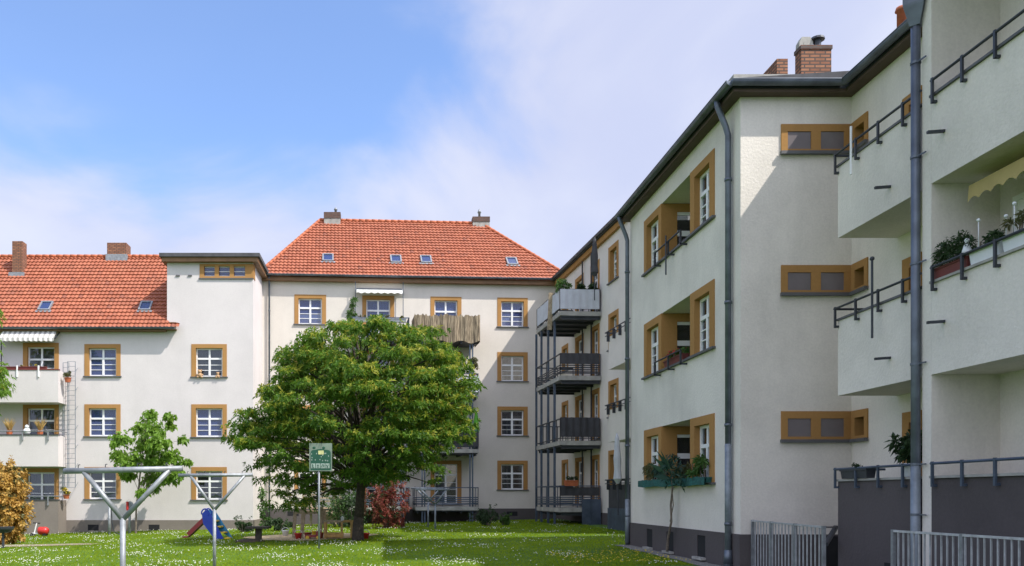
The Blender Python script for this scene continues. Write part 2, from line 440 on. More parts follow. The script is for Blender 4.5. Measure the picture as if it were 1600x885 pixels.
def chimney(parent, F, u0, u1, d0, d1, z0, z1, mat='brick', cap=None, flash=True):
    mb = MB(); mb.box(F, u0, u1, d0, d1, z0, z1)
    for k in range(2): mb.box(F, u0-.03, u1+.03, d0-.03, d1+.03, z1-.16+.002, z1-.002+.05) if k == 0 and cap == 'corbel' else None
    o = mb.build('chimney', M[mat], parent)
    return o
def rail_on_parapet(parent, F, u0, u1, zt, us, off=.06, mat='darkmetal', ret=None):
    """handrail on bracket plates outside a parapet top zt"""
    mb = MB(); zr = zt+.19
    mb.tube([F.p(u0, off, zr), F.p(u1, off, zr)], .022, 8)
    if ret is not None:
        mb.tube([F.p(ret, off, zr), F.p(ret, -.9, zr)], .022, 8)
    for u in us:
        mb.box(F, u-.02, u+.02, off-.01, off+.022, zt-.17, zr+.03)
        mb.box(F, u-.022, u+.022, 0, off+.02, zt-.17, zt-.13)
    return mb.build('handrail', M[mat], parent)

# ================================================================ SETTING: ground
def sheet(name, mat, nx, ny, fn, kind='structure', lift=0.0):
    mb = MB(); v = []
    for j in range(ny+1):
        for i in range(nx+1):
            X, Y = fn(i/nx, j/ny); v.append(Vector((X, Y, g(X, Y)+lift)))
    mb.v = v
    for j in range(ny):
        for i in range(nx):
            a = j*(nx+1)+i; mb.f.append((a, a+1, a+nx+2, a+nx+1)); mb.m.append(0)
    return tag(mb.build(name, mat, smooth=True, fix=False), kind=kind)
def stretch(t, a, b, far):              # dense between a and b, then out to +-far
    if t < .06: return a-far*(1-t/.06)
    if t > .94: return b+far*((t-.94)/.06)
    return a+(b-a)*(t-.06)/.88
sheet('ground', M['lawn'], 90, 90, lambda a, b: (stretch(a, -28, 16, 900), stretch(b, -12, 64, 1500)))
# packed path on the left, gravel strip and paving by the near wing
pa, pb = gp(-60, 855), gp(150, 851)
sheet('path', M['path'], 20, 3, lambda a, b: (pa.x+(pb.x-pa.x)*a, pa.y+(pb.y-pa.y)*a+(b-.5)*(1.3-.9*max(0,a-.6)) + .12*math.sin(a*9)), lift=.018)
sheet('gravel_strip', M['gravel'], 3, 20, lambda a, b: (6.95+.44*a+.04*math.sin(b*23), 17.0+8*b), lift=.012)
sheet('paving', M['paving'], 8, 16, lambda a, b: (6.75+a*4.2, -6+22.9*b), lift=.016)
sc0 = gp(470, 841)
def sand_fn(a, b):
    t = 2*PI*a; r = b*(1+.08*math.sin(3*t)+.05*math.sin(7*t)); return sc0.x+.3+math.cos(t)*r*2.6, sc0.y+.6+math.sin(t)*r*2.3
sheet('sandpit', M['sand'], 40, 6, sand_fn, lift=.02)

# ================================================================ LEFT BUILDING (with stair tower)
FL = Fr((0, 41.8), (1, 0), (0, -1)); SL = F_PX/41.8
lu = lambda x: (x-CX)/SL
lz = lambda y: EYE+(CY-y)/SL
left = thing('apartment_building', 'white low apartment house with red tiled roof and a flat-roofed stair tower', 'building', (-14, 43, g(-14, 43)))
wins = []
for (t, b_) in ((538, 588), (632, 682), (730, 780)):
    wins.append((lu(132), lu(188.5), lz(b_), lz(t))); wins.append((lu(299), lu(354.5), lz(b_+1), lz(t)))
doors = [(lu(36), lu(92), z, z+2.5) for z in (lz(536)-2.5, lz(632)-2.5, lz(732)-2.5)]
TX0, TX1 = lu(261), lu(395.5)
trio = (lu(312), lu(396)-.01, lz(435), lz(413))
holes = [hole(*w) for w in wins]+[hole(*d) for d in doors]
mb = MB()
wall(FL, None, None, -24, TX0, -.6, 9.75, [h for h in holes if h[0] < TX0], mb=mb)
wall(FL, None, None, TX0, TX1, -.6, 13.25, [h for h in holes if h[0] > TX0]+[hole(trio[0], trio[1], trio[2]+.02, trio[3])], mb=mb)
FLs = Fr((TX1, 41.8), (0, 1), (1, 0))
wall(FLs, None, None, 0, 9.2, -.6, 13.25, mb=mb)
FLt = Fr((TX0, 41.8), (0, 1), (-1, 0)); wall(FLt, None, None, 0, 9.2, 9.0, 13.25, mb=mb)
wall(Fr((0, 51.0), (1, 0), (0, 1)), None, None, -24, TX1, -.6, 13.25, mb=mb)
wall(Fr((-24, 41.8), (0, 1), (-1, 0)), None, None, 0, 9.2, -.6, 11, mb=mb)
mb.build('wall', M['wall_left'], left, fix=False)
styles = ['side', 'blind', 'drape', 'side', 'low', None]
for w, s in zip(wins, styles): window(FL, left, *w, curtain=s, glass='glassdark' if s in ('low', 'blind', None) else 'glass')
for d, s in zip(doors, ('low', None, 'drape')): window(FL, left, *d, curtain=s, door=True, glass='glassdark')
mb = MB(); mb.box(FL, -24, TX1+.025, -.2, .025, -.6, .28); mb.box(FLs, .0, 3.3, -.2, .025, -.6, .28)
pl = mb.build('plinth', M['plinth_l'], left)
for x in (146, 241):
    q = MB(); q.box(FL, lu(x)-.27, lu(x)+.27, -.1, .032, lz(829), lz(820)); q.build('cellar_vent', M['black'], pl)
# tower top window band
mb = MB(); u0, u1, z0, z1 = trio
ops = [(lu(319), lu(335.5)), (lu(342), lu(359)), (lu(365.5), lu(383))]
cuts = [u0]+[v for o in ops for v in o]+[u1]
for i in range(0, len(cuts), 2): mb.box(FL, cuts[i], cuts[i+1], -.2, .025, z0+.1, z1-.1)
mb.box(FL, u0, u1, -.2, .025, z1-.1, z1); mb.box(FL, u0, u1, -.2, .025, z0, z0+.1)
mb.box(FLs, 0.0, .55, -.02, .025, z0, z1)
band = mb.build('stair_window_band', M['ochre'], left)
q = MB(); q.box(FL, u0-.04, u1, .0, .07, z0-.05, z0-.002); q.build('sill', M['sill'], band)
for a, b_ in ops:
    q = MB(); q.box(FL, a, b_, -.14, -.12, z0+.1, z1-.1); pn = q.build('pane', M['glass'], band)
    q = MB(); q.box(FL, a, b_, -.135, -.09, z0+.1, z0+.15); q.box(FL, a, b_, -.135, -.09, z1-.14, z1-.1); q.box(FL, a, b_, -.13, -.1, (z0+z1)/2-.015, (z0+z1)/2+.015); q.build('frame', M['white'], pn)
mb = MB()
for x in (278, 297): mb.box(FL, lu(x)-.1, lu(x)+.1, -.02, .05, lz(431)-.03, lz(431)+.03)
mb.build('vent_slot', M['sill'], left)
# tower roof: dark capping over an ochre-brown fascia
mb = MB(); mb.box(FL, TX0-.3, TX1+.38, -9.4, .38, 13.42, 13.60); tr = mb.build('tower_roof', M['slate'], left)
mb = MB(); mb.box(FL, TX0-.2, TX1+.28, -9.3, .28, 13.2, 13.418); mb.build('fascia', M['brown'], tr)
# main roof
eO = Vector((-24.3, 41.4, 9.86)); eV = Vector((0, 4.9, 4.90)); WL = eV.length
pantiles(left, eO, Vector((1,0,0)), eV, 24.3+TX0-.02, WL)
mb = MB(); mb.face([(-24.3, 46.3, 14.74), (TX0, 46.3, 14.74), (TX0, 51.3, 9.86), (-24.3, 51.3, 9.86)]); mb.build('back_roof_slope', M['terracotta'], left)
ridge(left, (-24.3, 46.3, 14.82), (TX0-.02, 46.3, 14.82))
pantiles(left, Vector((TX0+.03, 41.4, 9.86)), Vector((1,0,0)), eV, .47, .34, name='eave_tiles')
mb = MB(); mb.box(FL, TX0+.02, TX0+.5, .003, .4, 9.8, 9.86); mb.box(FL, -24.3, TX0, .003, .36, 9.72, 9.8); mb.box(FL, TX0+.0, TX0+.46, .005, .05, 9.95, 10.22); mb.build('soffit', M['brown'], left)
gutter(left, (-24.3, 41.32, 9.87), (TX0+.52, 41.32, 9.87), .085)
eN = Vector((1,0,0)).cross(eV).normalized(); eVn = eV.normalized()
for x in (72, 228): skylight(left, plane_hit(x, 480.5, eO, eN), Vector((1,0,0)), eVn)
c = plane_hit(27, 430, eO, eN); mb = MB()
k = F_PX/c.y
FW_ = Fr((0, c.y), (1, 0), (0, -1))
mb.box(FW_, c.x-8/k, c.x+8/k, -.55, 0, c.z-.2, EYE+(CY-377)/k); ch = mb.build('chimney', M['brick'], left)
q = MB(); q.box(FW_, c.x-12/k, c.x+12/k, -.05, .14, c.z-.1, c.z+.12); q.build('flashing', M['galv'], ch)
Yr = 46.3; k = F_PX/Yr; FW_ = Fr((0, Yr), (1, 0), (0, -1))
mb = MB(); mb.box(FW_, (170-CX)/k, (200-CX)/k, -.5, .3, 14.5, EYE+(CY-382)/k); ch = mb.build('chimney', M['brick'], left)
q = MB(); q.box(FW_, (168-CX)/k, (201-CX)/k, -.52, .33, 14.5, 14.86); q.build('flashing', M['galv'], ch)
# balconies
bx1 = -15.92
for i, (zt, zb) in enumerate(((7.66, 6.08), (4.46, 2.94), (1.28, -.5))):
    mb = MB()
    mb.box(FL, -22.5, bx1, .92, 1.06, zb, zt); mb.box(FL, bx1-.13, bx1, .003, .92, zb, zt); mb.box(FL, -22.5, bx1-.13, .003, .92, zb, zb+.2)
    b = mb.build('balcony', M['wall_left'] if i < 2 else M['plinth_l'], left)
    q = MB(); q.box(FL, -22.5, bx1+.03, .9, 1.09, zt+.002, zt+.05); q.build('coping', M['rust_red'] if i == 0 else M['sill'], b)
    q = MB()
    if i > 0:
        q.tube([FL.p(-22.5, 1.15, zt+.2), FL.p(bx1+.08, 1.15, zt+.2), FL.p(bx1+.08, .1, zt+.2)], .025, 8)
        for kx in range(6): q.box(FL, bx1-.5-kx*1.25, bx1-.45-kx*1.25, 1.062, 1.16, zt-.25, zt+.2)
        q.build('handrail', M['galv'], b)
    else:
        for kx in (.95, 2.0, 3.05):
            u = lu(75)-.35 if kx == .95 else bx1-kx-.2
            q.box(FL, bx1-kx-.03, bx1-kx+.03, 1.062, 1.12, zt-.35, zt+.22)
        q.build('handrail', M['white'], b)
# striped awning over the top balcony
mb = MB(); a0, a1 = lu(8), lu(92); n = 44; ztop, dtop = lz(517)-.05, .25
for i in range(n):
    u, v = a0+(a1-a0)*i/n, a0+(a1-a0)*(i+1)/n
    e0, e1 = (.045*abs(math.sin(PI*i/4)), .045*abs(math.sin(PI*(i+1)/4)))
    mb.face([FL.p(u, dtop, ztop), FL.p(v, dtop, ztop), FL.p(v, .62, ztop-.42), FL.p(u, .62, ztop-.42)])
    mb.face([FL.p(u, .62, ztop-.42), FL.p(v, .62, ztop-.42), FL.p(v, .63, ztop-.56-e1), FL.p(u, .63, ztop-.56-e0)])
aw = mb.build('awning', M['stripes'], left, fix=False)
q = MB(); q.bar(FL.p(a0-.05, .05, ztop-.05), FL.p(a0-.05, .62, ztop-.45), .05); q.bar(FL.p(a1+.05, .05, ztop-.05), FL.p(a1+.05, .62, ztop-.45), .05)
q.tube([FL.p(a0-.1, .2, 9.3), FL.p(a0-.1, .2, 7.2)], .03); q.tube([FL.p(a0, .22, ztop+.04), FL.p(a1, .22, ztop+.04)], .06)
q.build('awning_arm', M['darkmetal'], aw)

# ================================================================ CENTRAL BUILDING
A = Vector((-6.2, 45.03, 0)); B = Vector((9.455, 46.03, 0)); UC = (B-A).normalized(); NC = Vector((UC.y, -UC.x, 0))
FC = Fr(A, UC, NC); LC = (B-A).length
cent = thing('apartment_building', 'cream four-storey apartment house behind the big tree with hipped red roof', 'building', (2, 47, g(2, 47)))
rows_c = [12.42, 9.42, 6.42, 3.44]
cols = [(460, 509.5), (777, 824.5)]
styles = iter([None, None, 'drape', None, None, None, 'low', None])
wins = []
for xa, xb in cols:
    ua, ub = FC.hit(xa, 465)[0], FC.hit(xb, 465)[0]
    for zt in rows_c: wins.append((ua, ub, zt-1.60, zt))
floors = [9.9, 6.95, 3.97, .93]
doors = []
for xa, xb in ((566, 616), (672.6, 721)):
    ua, ub = FC.hit(xa, 465)[0], FC.hit(xb, 465)[0]
    for zf, zt in zip(floors, rows_c): doors.append((ua, ub, zf+.12, zt+.0))
H = 13.18
mb = MB(); wall(FC, None, None, -.9, LC+3, -.6, H, [hole(*w) for w in wins+doors], mb=mb)
Fb = Fr(A+(-NC)*10.2, UC, -NC); wall(Fb, None, None, -.9, LC+3, -.6, H, mb=mb)
wall(Fr(A-UC*.9, -NC, -UC), None, None, 0, 10.2, -.6, H, mb=mb); wall(Fr(A+UC*(LC+3), -NC, UC), None, None, 0, 10.2, -.6, H, mb=mb)
mb.build('wall', M['wall_mid'], cent, fix=False)
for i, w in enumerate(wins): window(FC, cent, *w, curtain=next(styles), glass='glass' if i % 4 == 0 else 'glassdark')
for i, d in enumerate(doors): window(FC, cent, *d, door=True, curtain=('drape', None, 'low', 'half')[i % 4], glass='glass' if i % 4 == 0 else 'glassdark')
mb = MB(); mb.box(FC, -.4, LC+2.9, -.2, .025, -.6, .80); pl = mb.build('plinth', M['plinth'], cent)
for x in (458, 620, 800):
    u, z = FC.hit(x, 803); q = MB(); q.box(FC, u-.3, u+.3, -.1, .03, z-.12, z+.12); q.build('cellar_vent', M['black'], pl)
ov = .38; rr_, rise = 4.9, 4.55
eO = FC.p(-.55, ov, 13.38); eV = -NC*rr_+Vector((0,0,rise)); L = LC+1.5; hipx = 3.05
eN = UC.cross(eV).normalized()
P0, P1 = eO, eO+UC*L; R0 = eO+UC*(hipx+.2)+eV; R1 = eO+UC*(L-hipx-1.15)+eV
def hipplane(p, q, outward):
    d = q-p; n = Vector((d.y, -d.x, 0)).normalized()
    if n.dot(outward) < 0: n = -n
    return (p, n)
pantiles(cent, eO, UC, eV, L, eV.length, [hipplane(P0, R0, -UC), hipplane(P1, R1, UC)])
back = -NC*(2*rr_)
mb = MB(); mb.face([P0, R0, P0+back]); mb.face([P1, P1+back, R1]); mb.face([P0+back, R0, R1, P1+back]); mb.build('side_roof_slope', M['terracotta'], cent, fix=False)
up = Vector((0,0,.05))
ridge(cent, R0+up, R1+up); ridge(cent, P0+up, R0+up, .10); ridge(cent, P1+up, R1+up, .10)
mb = MB(); mb.box(FC, -.5, L-.6, .003, .30, 13.10, 13.30); mb.build('soffit', M['brown'], cent)
g0, g1 = FC.p(-.75, ov+.07, 13.40), FC.p(L-.55, ov+.07, 13.40); gutter(cent, g0, g1, .085)
for x, y in ((512.5, 405), (618.5, 407), (665.5, 407.5), (799.5, 410.5)): skylight(cent, plane_hit(x, y, eO, eN), UC, eV.normalized())
for xa, xb, R_ in ((507, 532, R0), (738, 764, R1)):
    k = F_PX/R_.y; Fq = Fr((0, R_.y), (1, 0), (0, -1)); zt = R_.z+(.42 if xa < 600 else .36)
    mb = MB(); mb.box(Fq, (xa-CX)/k, (xb-CX)/k, -.3, .3, R_.z-.5, R_.z+.06); mb.mi = 0
    ch = mb.build('chimney', M['concrete'], cent)
    q = MB(); q.box(Fq, (xa-CX)/k-.02, (xb-CX)/k+.02, -.33, .33, R_.z+.062, zt); q.build('chimney_head', M['brickdark'], ch)
    fx = (524.5 if xa < 600 else 749); q = MB(); ux = (fx-CX)/k; hgt = .38 if xa < 600 else .55
    q.tube([Fq.p(ux, 0, zt), Fq.p(ux, 0, zt+hgt*.55), Fq.p(ux, 0, zt+hgt*.6), Fq.p(ux, 0, zt+hgt)], [.07, .07, .12, .04], 10); q.build('flue', M['galv'], ch, smooth=True)
u0 = FC.hit(421, 600)[0]
pipe(cent, [FC.p(u0, .33, 13.32), FC.p(u0, .14, 13.0), FC.p(u0, .14, .0)], .05, clips=[FC.p(u0, .14, z) for z in (11.5, 8, 5, 2)])
# steel balconies on posts
def steel_balcony(parent, F, u0, u1, dep, zf, style='bars', h=1.0, mat='bluemetal', near_end=None):
    mb = MB(); mb.box(F, u0, u1, .03, dep, zf-.2, zf); b = mb.build('balcony', M['concrete'], parent)
    q = MB()
    q.box(F, u0+.05, u1-.05, .05, dep-.06, zf-.26, zf-.203)
    for j in range(5): q.box(F, u0+.1+(u1-u0-.28)*j/4, u0+.18+(u1-u0-.28)*j/4, .04, dep-.1, zf-.36, zf-.263)
    q.build('joists', M['darkmetal'], b)
    q = MB(); pts = [F.p(u0+.03, .06, zf+h), F.p(u0+.03, dep-.02, zf+h), F.p(u1-.03, dep-.02, zf+h), F.p(u1-.03, .06, zf+h)]
    for i in range(3): q.bar(pts[i], pts[i+1], .05, .05)
    down = Vector((0,0,-(h-.12)))
    for i in range(3):
        q.bar(pts[i]+down, pts[i+1]+down, .04, .04)
        n = 7
        for j in range(n+1):
            p = pts[i]+(pts[i+1]-pts[i])*(j/n)
            if style == 'bars' or j in (0, n//2, n): q.bar(p, p+Vector((0,0,-h)), .035)
        if style == 'slats':
            for j in range(1, 5):
                off = Vector((0,0,-h*.42-j*.1)); q.bar(pts[i]+off, pts[i+1]+off, .025, .05)
    q.build('railing', M[mat], b)
    return b
for (xa, xb, dep) in ((545, 640, 1.55), (649.5, 748, 1.75)):
    ua, ub = FC.hit(xa, 700, dep)[0], FC.hit(xb, 700, dep)[0]
    for i, zf in enumerate(floors): steel_balcony(cent, FC, ua, ub, dep, zf, 'slats' if i == 3 else 'bars')
    up_ = [ub-.45, ua+.35]
    for u in up_:
        for du in (0, .14):
            q = MB(); q.bar(FC.p(u+du, dep-.1, -.2), FC.p(u+du, dep-.1, 9.7), .07); q.build('post', M['bluemetal'], cent)
BU = (FC.hit(649.5, 700, 1.75)[0], FC.hit(748, 700, 1.75)[0])
BU2 = (FC.hit(545, 700, 1.55)[0], FC.hit(640, 700, 1.55)[0])
# white awning over the upper left balcony with its two poles
mb = MB(); a0, a1 = FC.hit(557, 460, .5)[0], FC.hit(629, 460, .5)[0]; n = 40; zt = 12.72
for i in range(n):
    u, v = a0+(a1-a0)*i/n, a0+(a1-a0)*(i+1)/n; e0, e1 = .03*math.sin(i*1.1), .03*math.sin((i+1)*1.1)
    mb.face([FC.p(u,.12,zt),FC.p(v,.12,zt),FC.p(v,.6,zt-.12),FC.p(u,.6,zt-.12)]); mb.face([FC.p(u,.6,zt-.12),FC.p(v,.6,zt-.12),FC.p(v,.61,zt-.3+e1),FC.p(u,.61,zt-.3+e0)])
aw = mb.build('awning', M['lightcloth'], cent, fix=False)
q = MB(); q.tube([FC.p(a0-.05,.3,13.1), FC.p(a0-.05,.3,9.9)], .022); q.tube([FC.p(a1+.05,.3,13.1), FC.p(a1+.05,.3,9.9)], .022); q.tube([FC.p(a0,.1,zt+.02),FC.p(a1,.1,zt+.02)], .05); q.build('awning_pole', M['zinc'], aw)

# ================================================================ FAR WING (four storeys, steel balconies)
NW = -UC; UW = NC                                   # u runs towards the camera
FWg = Fr(B+UC*.1, UW, NW)
far = thing('apartment_building', 'shaded pale four-storey wing with dark steel balconies beside the red hipped roof', 'building', (12, 37, g(12, 37)))
rows_f = [12.60, 9.62, 6.62, 3.52]; floors_f = [9.98, 7.02, 4.03, .95]
ua, ub = FWg.hit(951, 383)[0], FWg.hit(966.6, 371)[0]
wins = [(min(ua,ub), max(ua,ub), zt-1.6, zt) for zt in rows_f]
dd = []
for i, (xa, xb, tall) in enumerate(((878, 888, 0), (899, 912, 1), (923, 937, 1))):
    a_, b_ = sorted((FWg.hit(xa, 640)[0], FWg.hit(xb, 640)[0]))
    if b_-a_ < .9: m_ = (a_+b_)/2; a_, b_ = m_-.5, m_+.5
    for zf, zt in zip(floors_f, rows_f): dd.append((a_, b_, zf+.12 if tall else zt-1.5, zt-.1, tall))
UE = 17.0
mb = MB(); wall(FWg, None, None, .0, UE, -.6, H, [hole(*w) for w in wins]+[hole(*d[:4]) for d in dd], mb=mb)
wall(Fr(FWg.p(UE,0,0), -NW, UW), None, None, 0, 10, -.6, H, mb=mb); wall(Fr(FWg.p(0,-10,0), UW, -NW), None, None, 0, UE, -.6, H, mb=mb)
mb.build('wall', M['wall_far'], far, fix=False)
for i, w in enumerate(wins): window(FWg, far, *w, depth=.22, glass='glassdark', curtain=('drape', None, 'low', None)[i])
for i, d in enumerate(dd): window(FWg, far, *d[:4], door=bool(d[4]), glass='glassdark', curtain=(None, 'half', None)[i % 3])
mb = MB(); mb.box(FWg, .03, UE, -.2, .025, -.6, .72); mb.build('plinth', M['plinth'], far)
mb = MB(); e = .25
for z, dz, k in ((13.30, .14, e),): mb.box(FWg, .2, UE+.2, -10.2, k, z, z+dz)
rf = mb.build('roof', M['slate'], far)
mb = MB(); p = [FWg.p(.2,e,13.44), FWg.p(UE+.2,e,13.44), FWg.p(UE+.2,-5,15.6), FWg.p(.2,-5,15.6)]; mb.face(p); mb.face([p[3], p[2], FWg.p(UE+.2,-10.2,13.44), FWg.p(.2,-10.2,13.44)]); mb.build('roof_slope', M['slate'], rf, fix=False)
mb = MB(); mb.box(FWg, .2, UE, .003, .15, 13.05, 13.298); mb.build('soffit', M['ochre'], far)
gutter(far, FWg.p(.2, e+.06, 13.42), FWg.p(UE+.2, e+.06, 13.42), .08)
fb0, fb1, fdep = 3.4, 7.75, 1.95
b0, b1, dep = fb0, fb1, fdep
for i, zf in enumerate(floors_f): steel_balcony(far, FWg, b0, b1, dep, zf, 'slats' if i in (1, 3) else 'bars', mat='darkmetal' if i < 3 else 'bluemetal')
for x, tz in ((838, 9.8), (846, 10.5), (856.5, 10.0), (866.5, 10.9)):
    u = clampv(FWg.hit(x, 700, dep-.06)[0], 2.6, b1+.05); q = MB(); q.bar(FWg.p(u, dep-.06, -.2), FWg.p(u, dep-.06, tz), .10); q.build('post', M['bluemetal'], far)
for u in (5.2, 6.6):
    q = MB(); q.bar(FWg.p(u, .12, -.2), FWg.p(u, .12, 13.0), .06); q.build('post', M['darkmetal'], far)
# white projecting balconies next to the near wing
for i, (zt, zb) in enumerate(((11.0, 9.7), (8.07, 6.73), (5.05, 3.72), (1.95, -.4))):
    if i == 0: continue
    mb = MB(); u0, u1 = 11.5, 16.0
    mb.box(FWg, u0, u1, .83, .95, zb, zt); mb.box(FWg, u0, u0+.12, .003, .83, zb, zt); mb.box(FWg, u0+.12, u1, .003, .83, zb, zb+.18)
    b = mb.build('balcony', M['wall_far'] if i < 3 else M['darkcloth'], far)
    q = MB(); q.tube([FWg.p(u0-.12, .1, zt+.2), FWg.p(u0-.12, 1.05, zt+.2), FWg.p(u1, 1.05, zt+.2)], .025)
    q.tube([FWg.p(u0-.12, 1.05, zt+.05), FWg.p(u1, 1.05, zt+.05)], .018)
    for j in range(5): q.box(FWg, u0+.1+j*.7, u0+.14+j*.7, .95, 1.07, zt-.2, zt+.2)
    q.build('handrail', M['darkmetal'], b)
    if i == 3:
        q = MB(); q.box(FWg, u0-.02, u1, .96, .99, -.1, 1.0); q.build('lower_panel', M['bluemetal'], b)
# ================================================================ NEAR WING
near = thing('apartment_building', 'ivory three-storey wing at the right with stepped front, ochre window frames and loggias', 'building', (9, 14, g(9, 14)))
XA, YA0, YA1, XB, XC, YC = 7.41, 17.26, 24.95, 9.71, 8.55, 13.2
FA = Fr((XA, 0), (0, 1), (-1, 0)); FR = Fr((0, YA0), (1, 0), (0, -1)); FB = Fr((XB, 0), (0, 1), (-1, 0)); FCn = Fr((XC, 0), (0, 1), (-1, 0))
ZT = 9.77
uA = lambda x: F_PX*XA/(x-CX)
wn = (uA(1117), uA(1079.5)); lg = (uA(1079.5), uA(1034.5)); wf = (uA(1034.5), uA(1007.2))
rows_n = [(7.76, 9.27), (4.84, 6.35), (1.80, 3.35)]
mb = MB(); hs = []
for z0, z1 in rows_n:
    hs += [hole(*wn, z0, z1), hole(*wf, z0, z1), (lg[0]-.005, lg[1]+.005, z0-.02, z1)]
wall(FA, None, None, YA0, YA1, -.5, ZT, hs, mb=mb)
RX = lambda x: (x-CX)*YA0/F_PX
RZ = lambda y: EYE+(CY-y)*YA0/F_PX
bands = [(RZ(239), RZ(195)), (RZ(459.5), RZ(415)), (RZ(688), RZ(643))]
wall(FR, None, None, XA, XB, -1.2, ZT, [], mb=mb)
YCx = lambda x, X: F_PX*X/(x-CX)
cwin = (YCx(1357, XB), YA0)
hB = [(cwin[0]+.07, YA0-.1, z0+.05, z1-.1) for z0, z1 in bands]
dB = (YCx(1441, XB)+.0, YCx(1411, XB))
zB = [6.6, 3.6, .75]
hB += [(dB[0]+.02, dB[1]-.03, z, z+2.3) for z in zB]
wall(FB, None, None, YC, YA0, -1.2, ZT, hB, mb=mb)
# near section: loggias with parapets
wall(Fr((0, YC), (1, 0), (0, 1)), None, None, XC, XB, -1.2, ZT+.3, mb=mb)         # flank seen from the recess
YL = 12.98; YE = 2.0; tops = [7.74, 4.84, 1.81]; bots = [6.37, 3.39]
par = MB()
mbb = mb
mbb.box(FCn, YL, YC-.002, -.25, 0, -1.2, ZT+.3)                                   # pier
FLg = Fr((0, YL), (1, 0), (0, -1))
wall(FLg, None, None, XC+.25, 9.62, 1.81, ZT, mb=mbb)
FLb = Fr((9.62, 0), (0, 1), (-1, 0))
wall(FLb, None, None, YE, YL, .3, ZT, [], mb=mbb)
for i in (0, 1):
    mbb.box(FCn, YE, YL-.002, -1.07, -.14, bots[i]+.003, bots[i]+.2)
wall(FCn, None, None, YE-6, YE, -1.2, ZT, mb=mbb)
wall(Fr((0, YA1), (1, 0), (0, 1)), None, None, XA, 16, -.5, ZT, mb=mbb); wall(Fr((16, 0), (0, 1), (1, 0)), None, None, YE-6, YA1, -.5, ZT, mb=mbb)
wall(Fr((0, YE-6), (1, 0), (0, -1)), None, None, XC, 16, -.5, ZT, mb=mbb)
mbb.build('wall', M['wall_wing'], near, fix=False)
for i in range(3):                                                                 # loggia parapets of the near section
    mb = MB(); zb = bots[i] if i < 2 else -1.2
    mb.box(FCn, YE, YL-.003, -.14, .0, zb, tops[i]-.04)
    b = mb.build('balcony', M['wall_wing'] if i < 2 else M['plinth'], near)
    q = MB(); q.box(FCn, YE, YL+.0, -.17, .04, tops[i]-.038, tops[i]); q.build('coping', M['concrete'] if i else M['sill'], b)
    rail_on_parapet(b, FCn, YE, YL-.08, tops[i], [YL-.12-j*.66 for j in range(12)], mat='darkmetal' if i < 2 else 'bluemetal')
    if i < 2:
        q = MB(); q.bar(FCn.p(12.68, -.02, tops[i]-.68), FCn.p(12.68, .26, tops[i]-.70), .05, .04); q.build('spout', M['darkmetal'], b)
    if i == 1:
        q = MB(); q.box(FLb, 11.2, 12.55, .004, .05, 3.7, 5.95); dr = q.build('balcony_door', M['lightcloth'], near)
        q = MB(); q.box(FLb, 12.55, 12.63, .004, .07, 3.7, 6.03); q.box(FLb, 11.2, 12.55, .004, .07, 5.95, 6.03); q.build('frame', M['white'], dr)
# balcony of the recess
yb0, yb1 = YC+.003, 15.72
for i in range(3):
    mb = MB(); zb = bots[i] if i < 2 else -1.2; zt = tops[i]
    mb.box(FB, yb0, yb1, 1.0, 1.12, zb, zt-.04); mb.box(FB, yb1-.12, yb1, .003, 1.0, zb, zt-.04)
    if i < 2: mb.box(FB, yb0, yb1-.12, .003, 1.0, zb, zb+.2)
    b = mb.build('balcony', M['wall_wing'] if i < 2 else M['plinth'], near)
    q = MB(); q.box(FB, yb0, yb1+.02, .97, 1.15, zt-.038, zt); q.build('coping', M['sill'] if i < 2 else M['concrete'], b)
    F2 = Fr((XB-1.12, 0), (0, 1), (-1, 0))
    rail_on_parapet(b, F2, yb0, yb1+.02, zt, [yb1-.02-j*.68 for j in range(4)], mat='darkmetal' if i < 2 else 'bluemetal', ret=yb1+.02)
    if i < 2:
        q = MB(); q.bar(F2.p(14.1, -.02, zt-1.0), F2.p(14.1, .26, zt-1.02), .05, .04); q.build('spout', M['darkmetal'], b)
    q = MB()
    if i == 0: q.tube([F2.p(15.0, .16, zt-.45), F2.p(15.0, .16, zt+.42)], .02); q.build('drain_rod', M['white'], b)
    if i == 1: q.tube([F2.p(14.35, .16, zt-.62), F2.p(14.35, .16, zt+.75)], .02); q.ball(F2.p(14.35, .16, zt+.75), .04); q.build('drain_rod', M['darkmetal'], b)
# corner window bands wrapping the inner corner
for z0, z1 in bands:
    x0 = RX(1220); mb = MB(); P = .03
    ops = [(RX(1230), RX(1266.5)), (RX(1281.5), RX(1318))]; za, zb2 = z0+.07, z1-.15
    cuts = [x0, *ops[0], *ops[1], XB-.002]
    for i in range(0, 6, 2): mb.box(FR, cuts[i], cuts[i+1], -.03, P, za, zb2)
    mb.box(FR, x0, XB-.002, -.03, P, zb2, z1); mb.box(FR, x0, XB-.002, -.03, P, z0, za)
    y0, y1 = cwin[0], YA0-P-.004
    mb.box(FB, y0, y0+.11, -.25, P, z0, z1); mb.box(FB, y1-.13, y1, -.25, P, z0, z1); mb.box(FB, y0+.11, y1-.13, -.25, P, zb2, z1); mb.box(FB, y0+.11, y1-.13, -.25, P, z0, za)
    o = mb.build('corner_window', M['ochre'], near)
    for a, b_ in ops:
        q = MB(); q.box(FR, a+.004, b_-.004, -.02, .012, za+.003, zb2-.003); q.build('blind_panel', M['blind'], o)
    q = MB(); q.box(FR, x0-.03, XB-.09, .032, .1, z0-.055, z0+.01); q.box(FB, y0-.03, YA0-.04, .032, .1, z0-.055, z0+.01); q.build('sill', M['sill'], o)
    q = MB(); q.box(FB, y0+.11, y1-.13, -.2, -.19, za, zb2); q.build('pane', M['glassdark'], o)
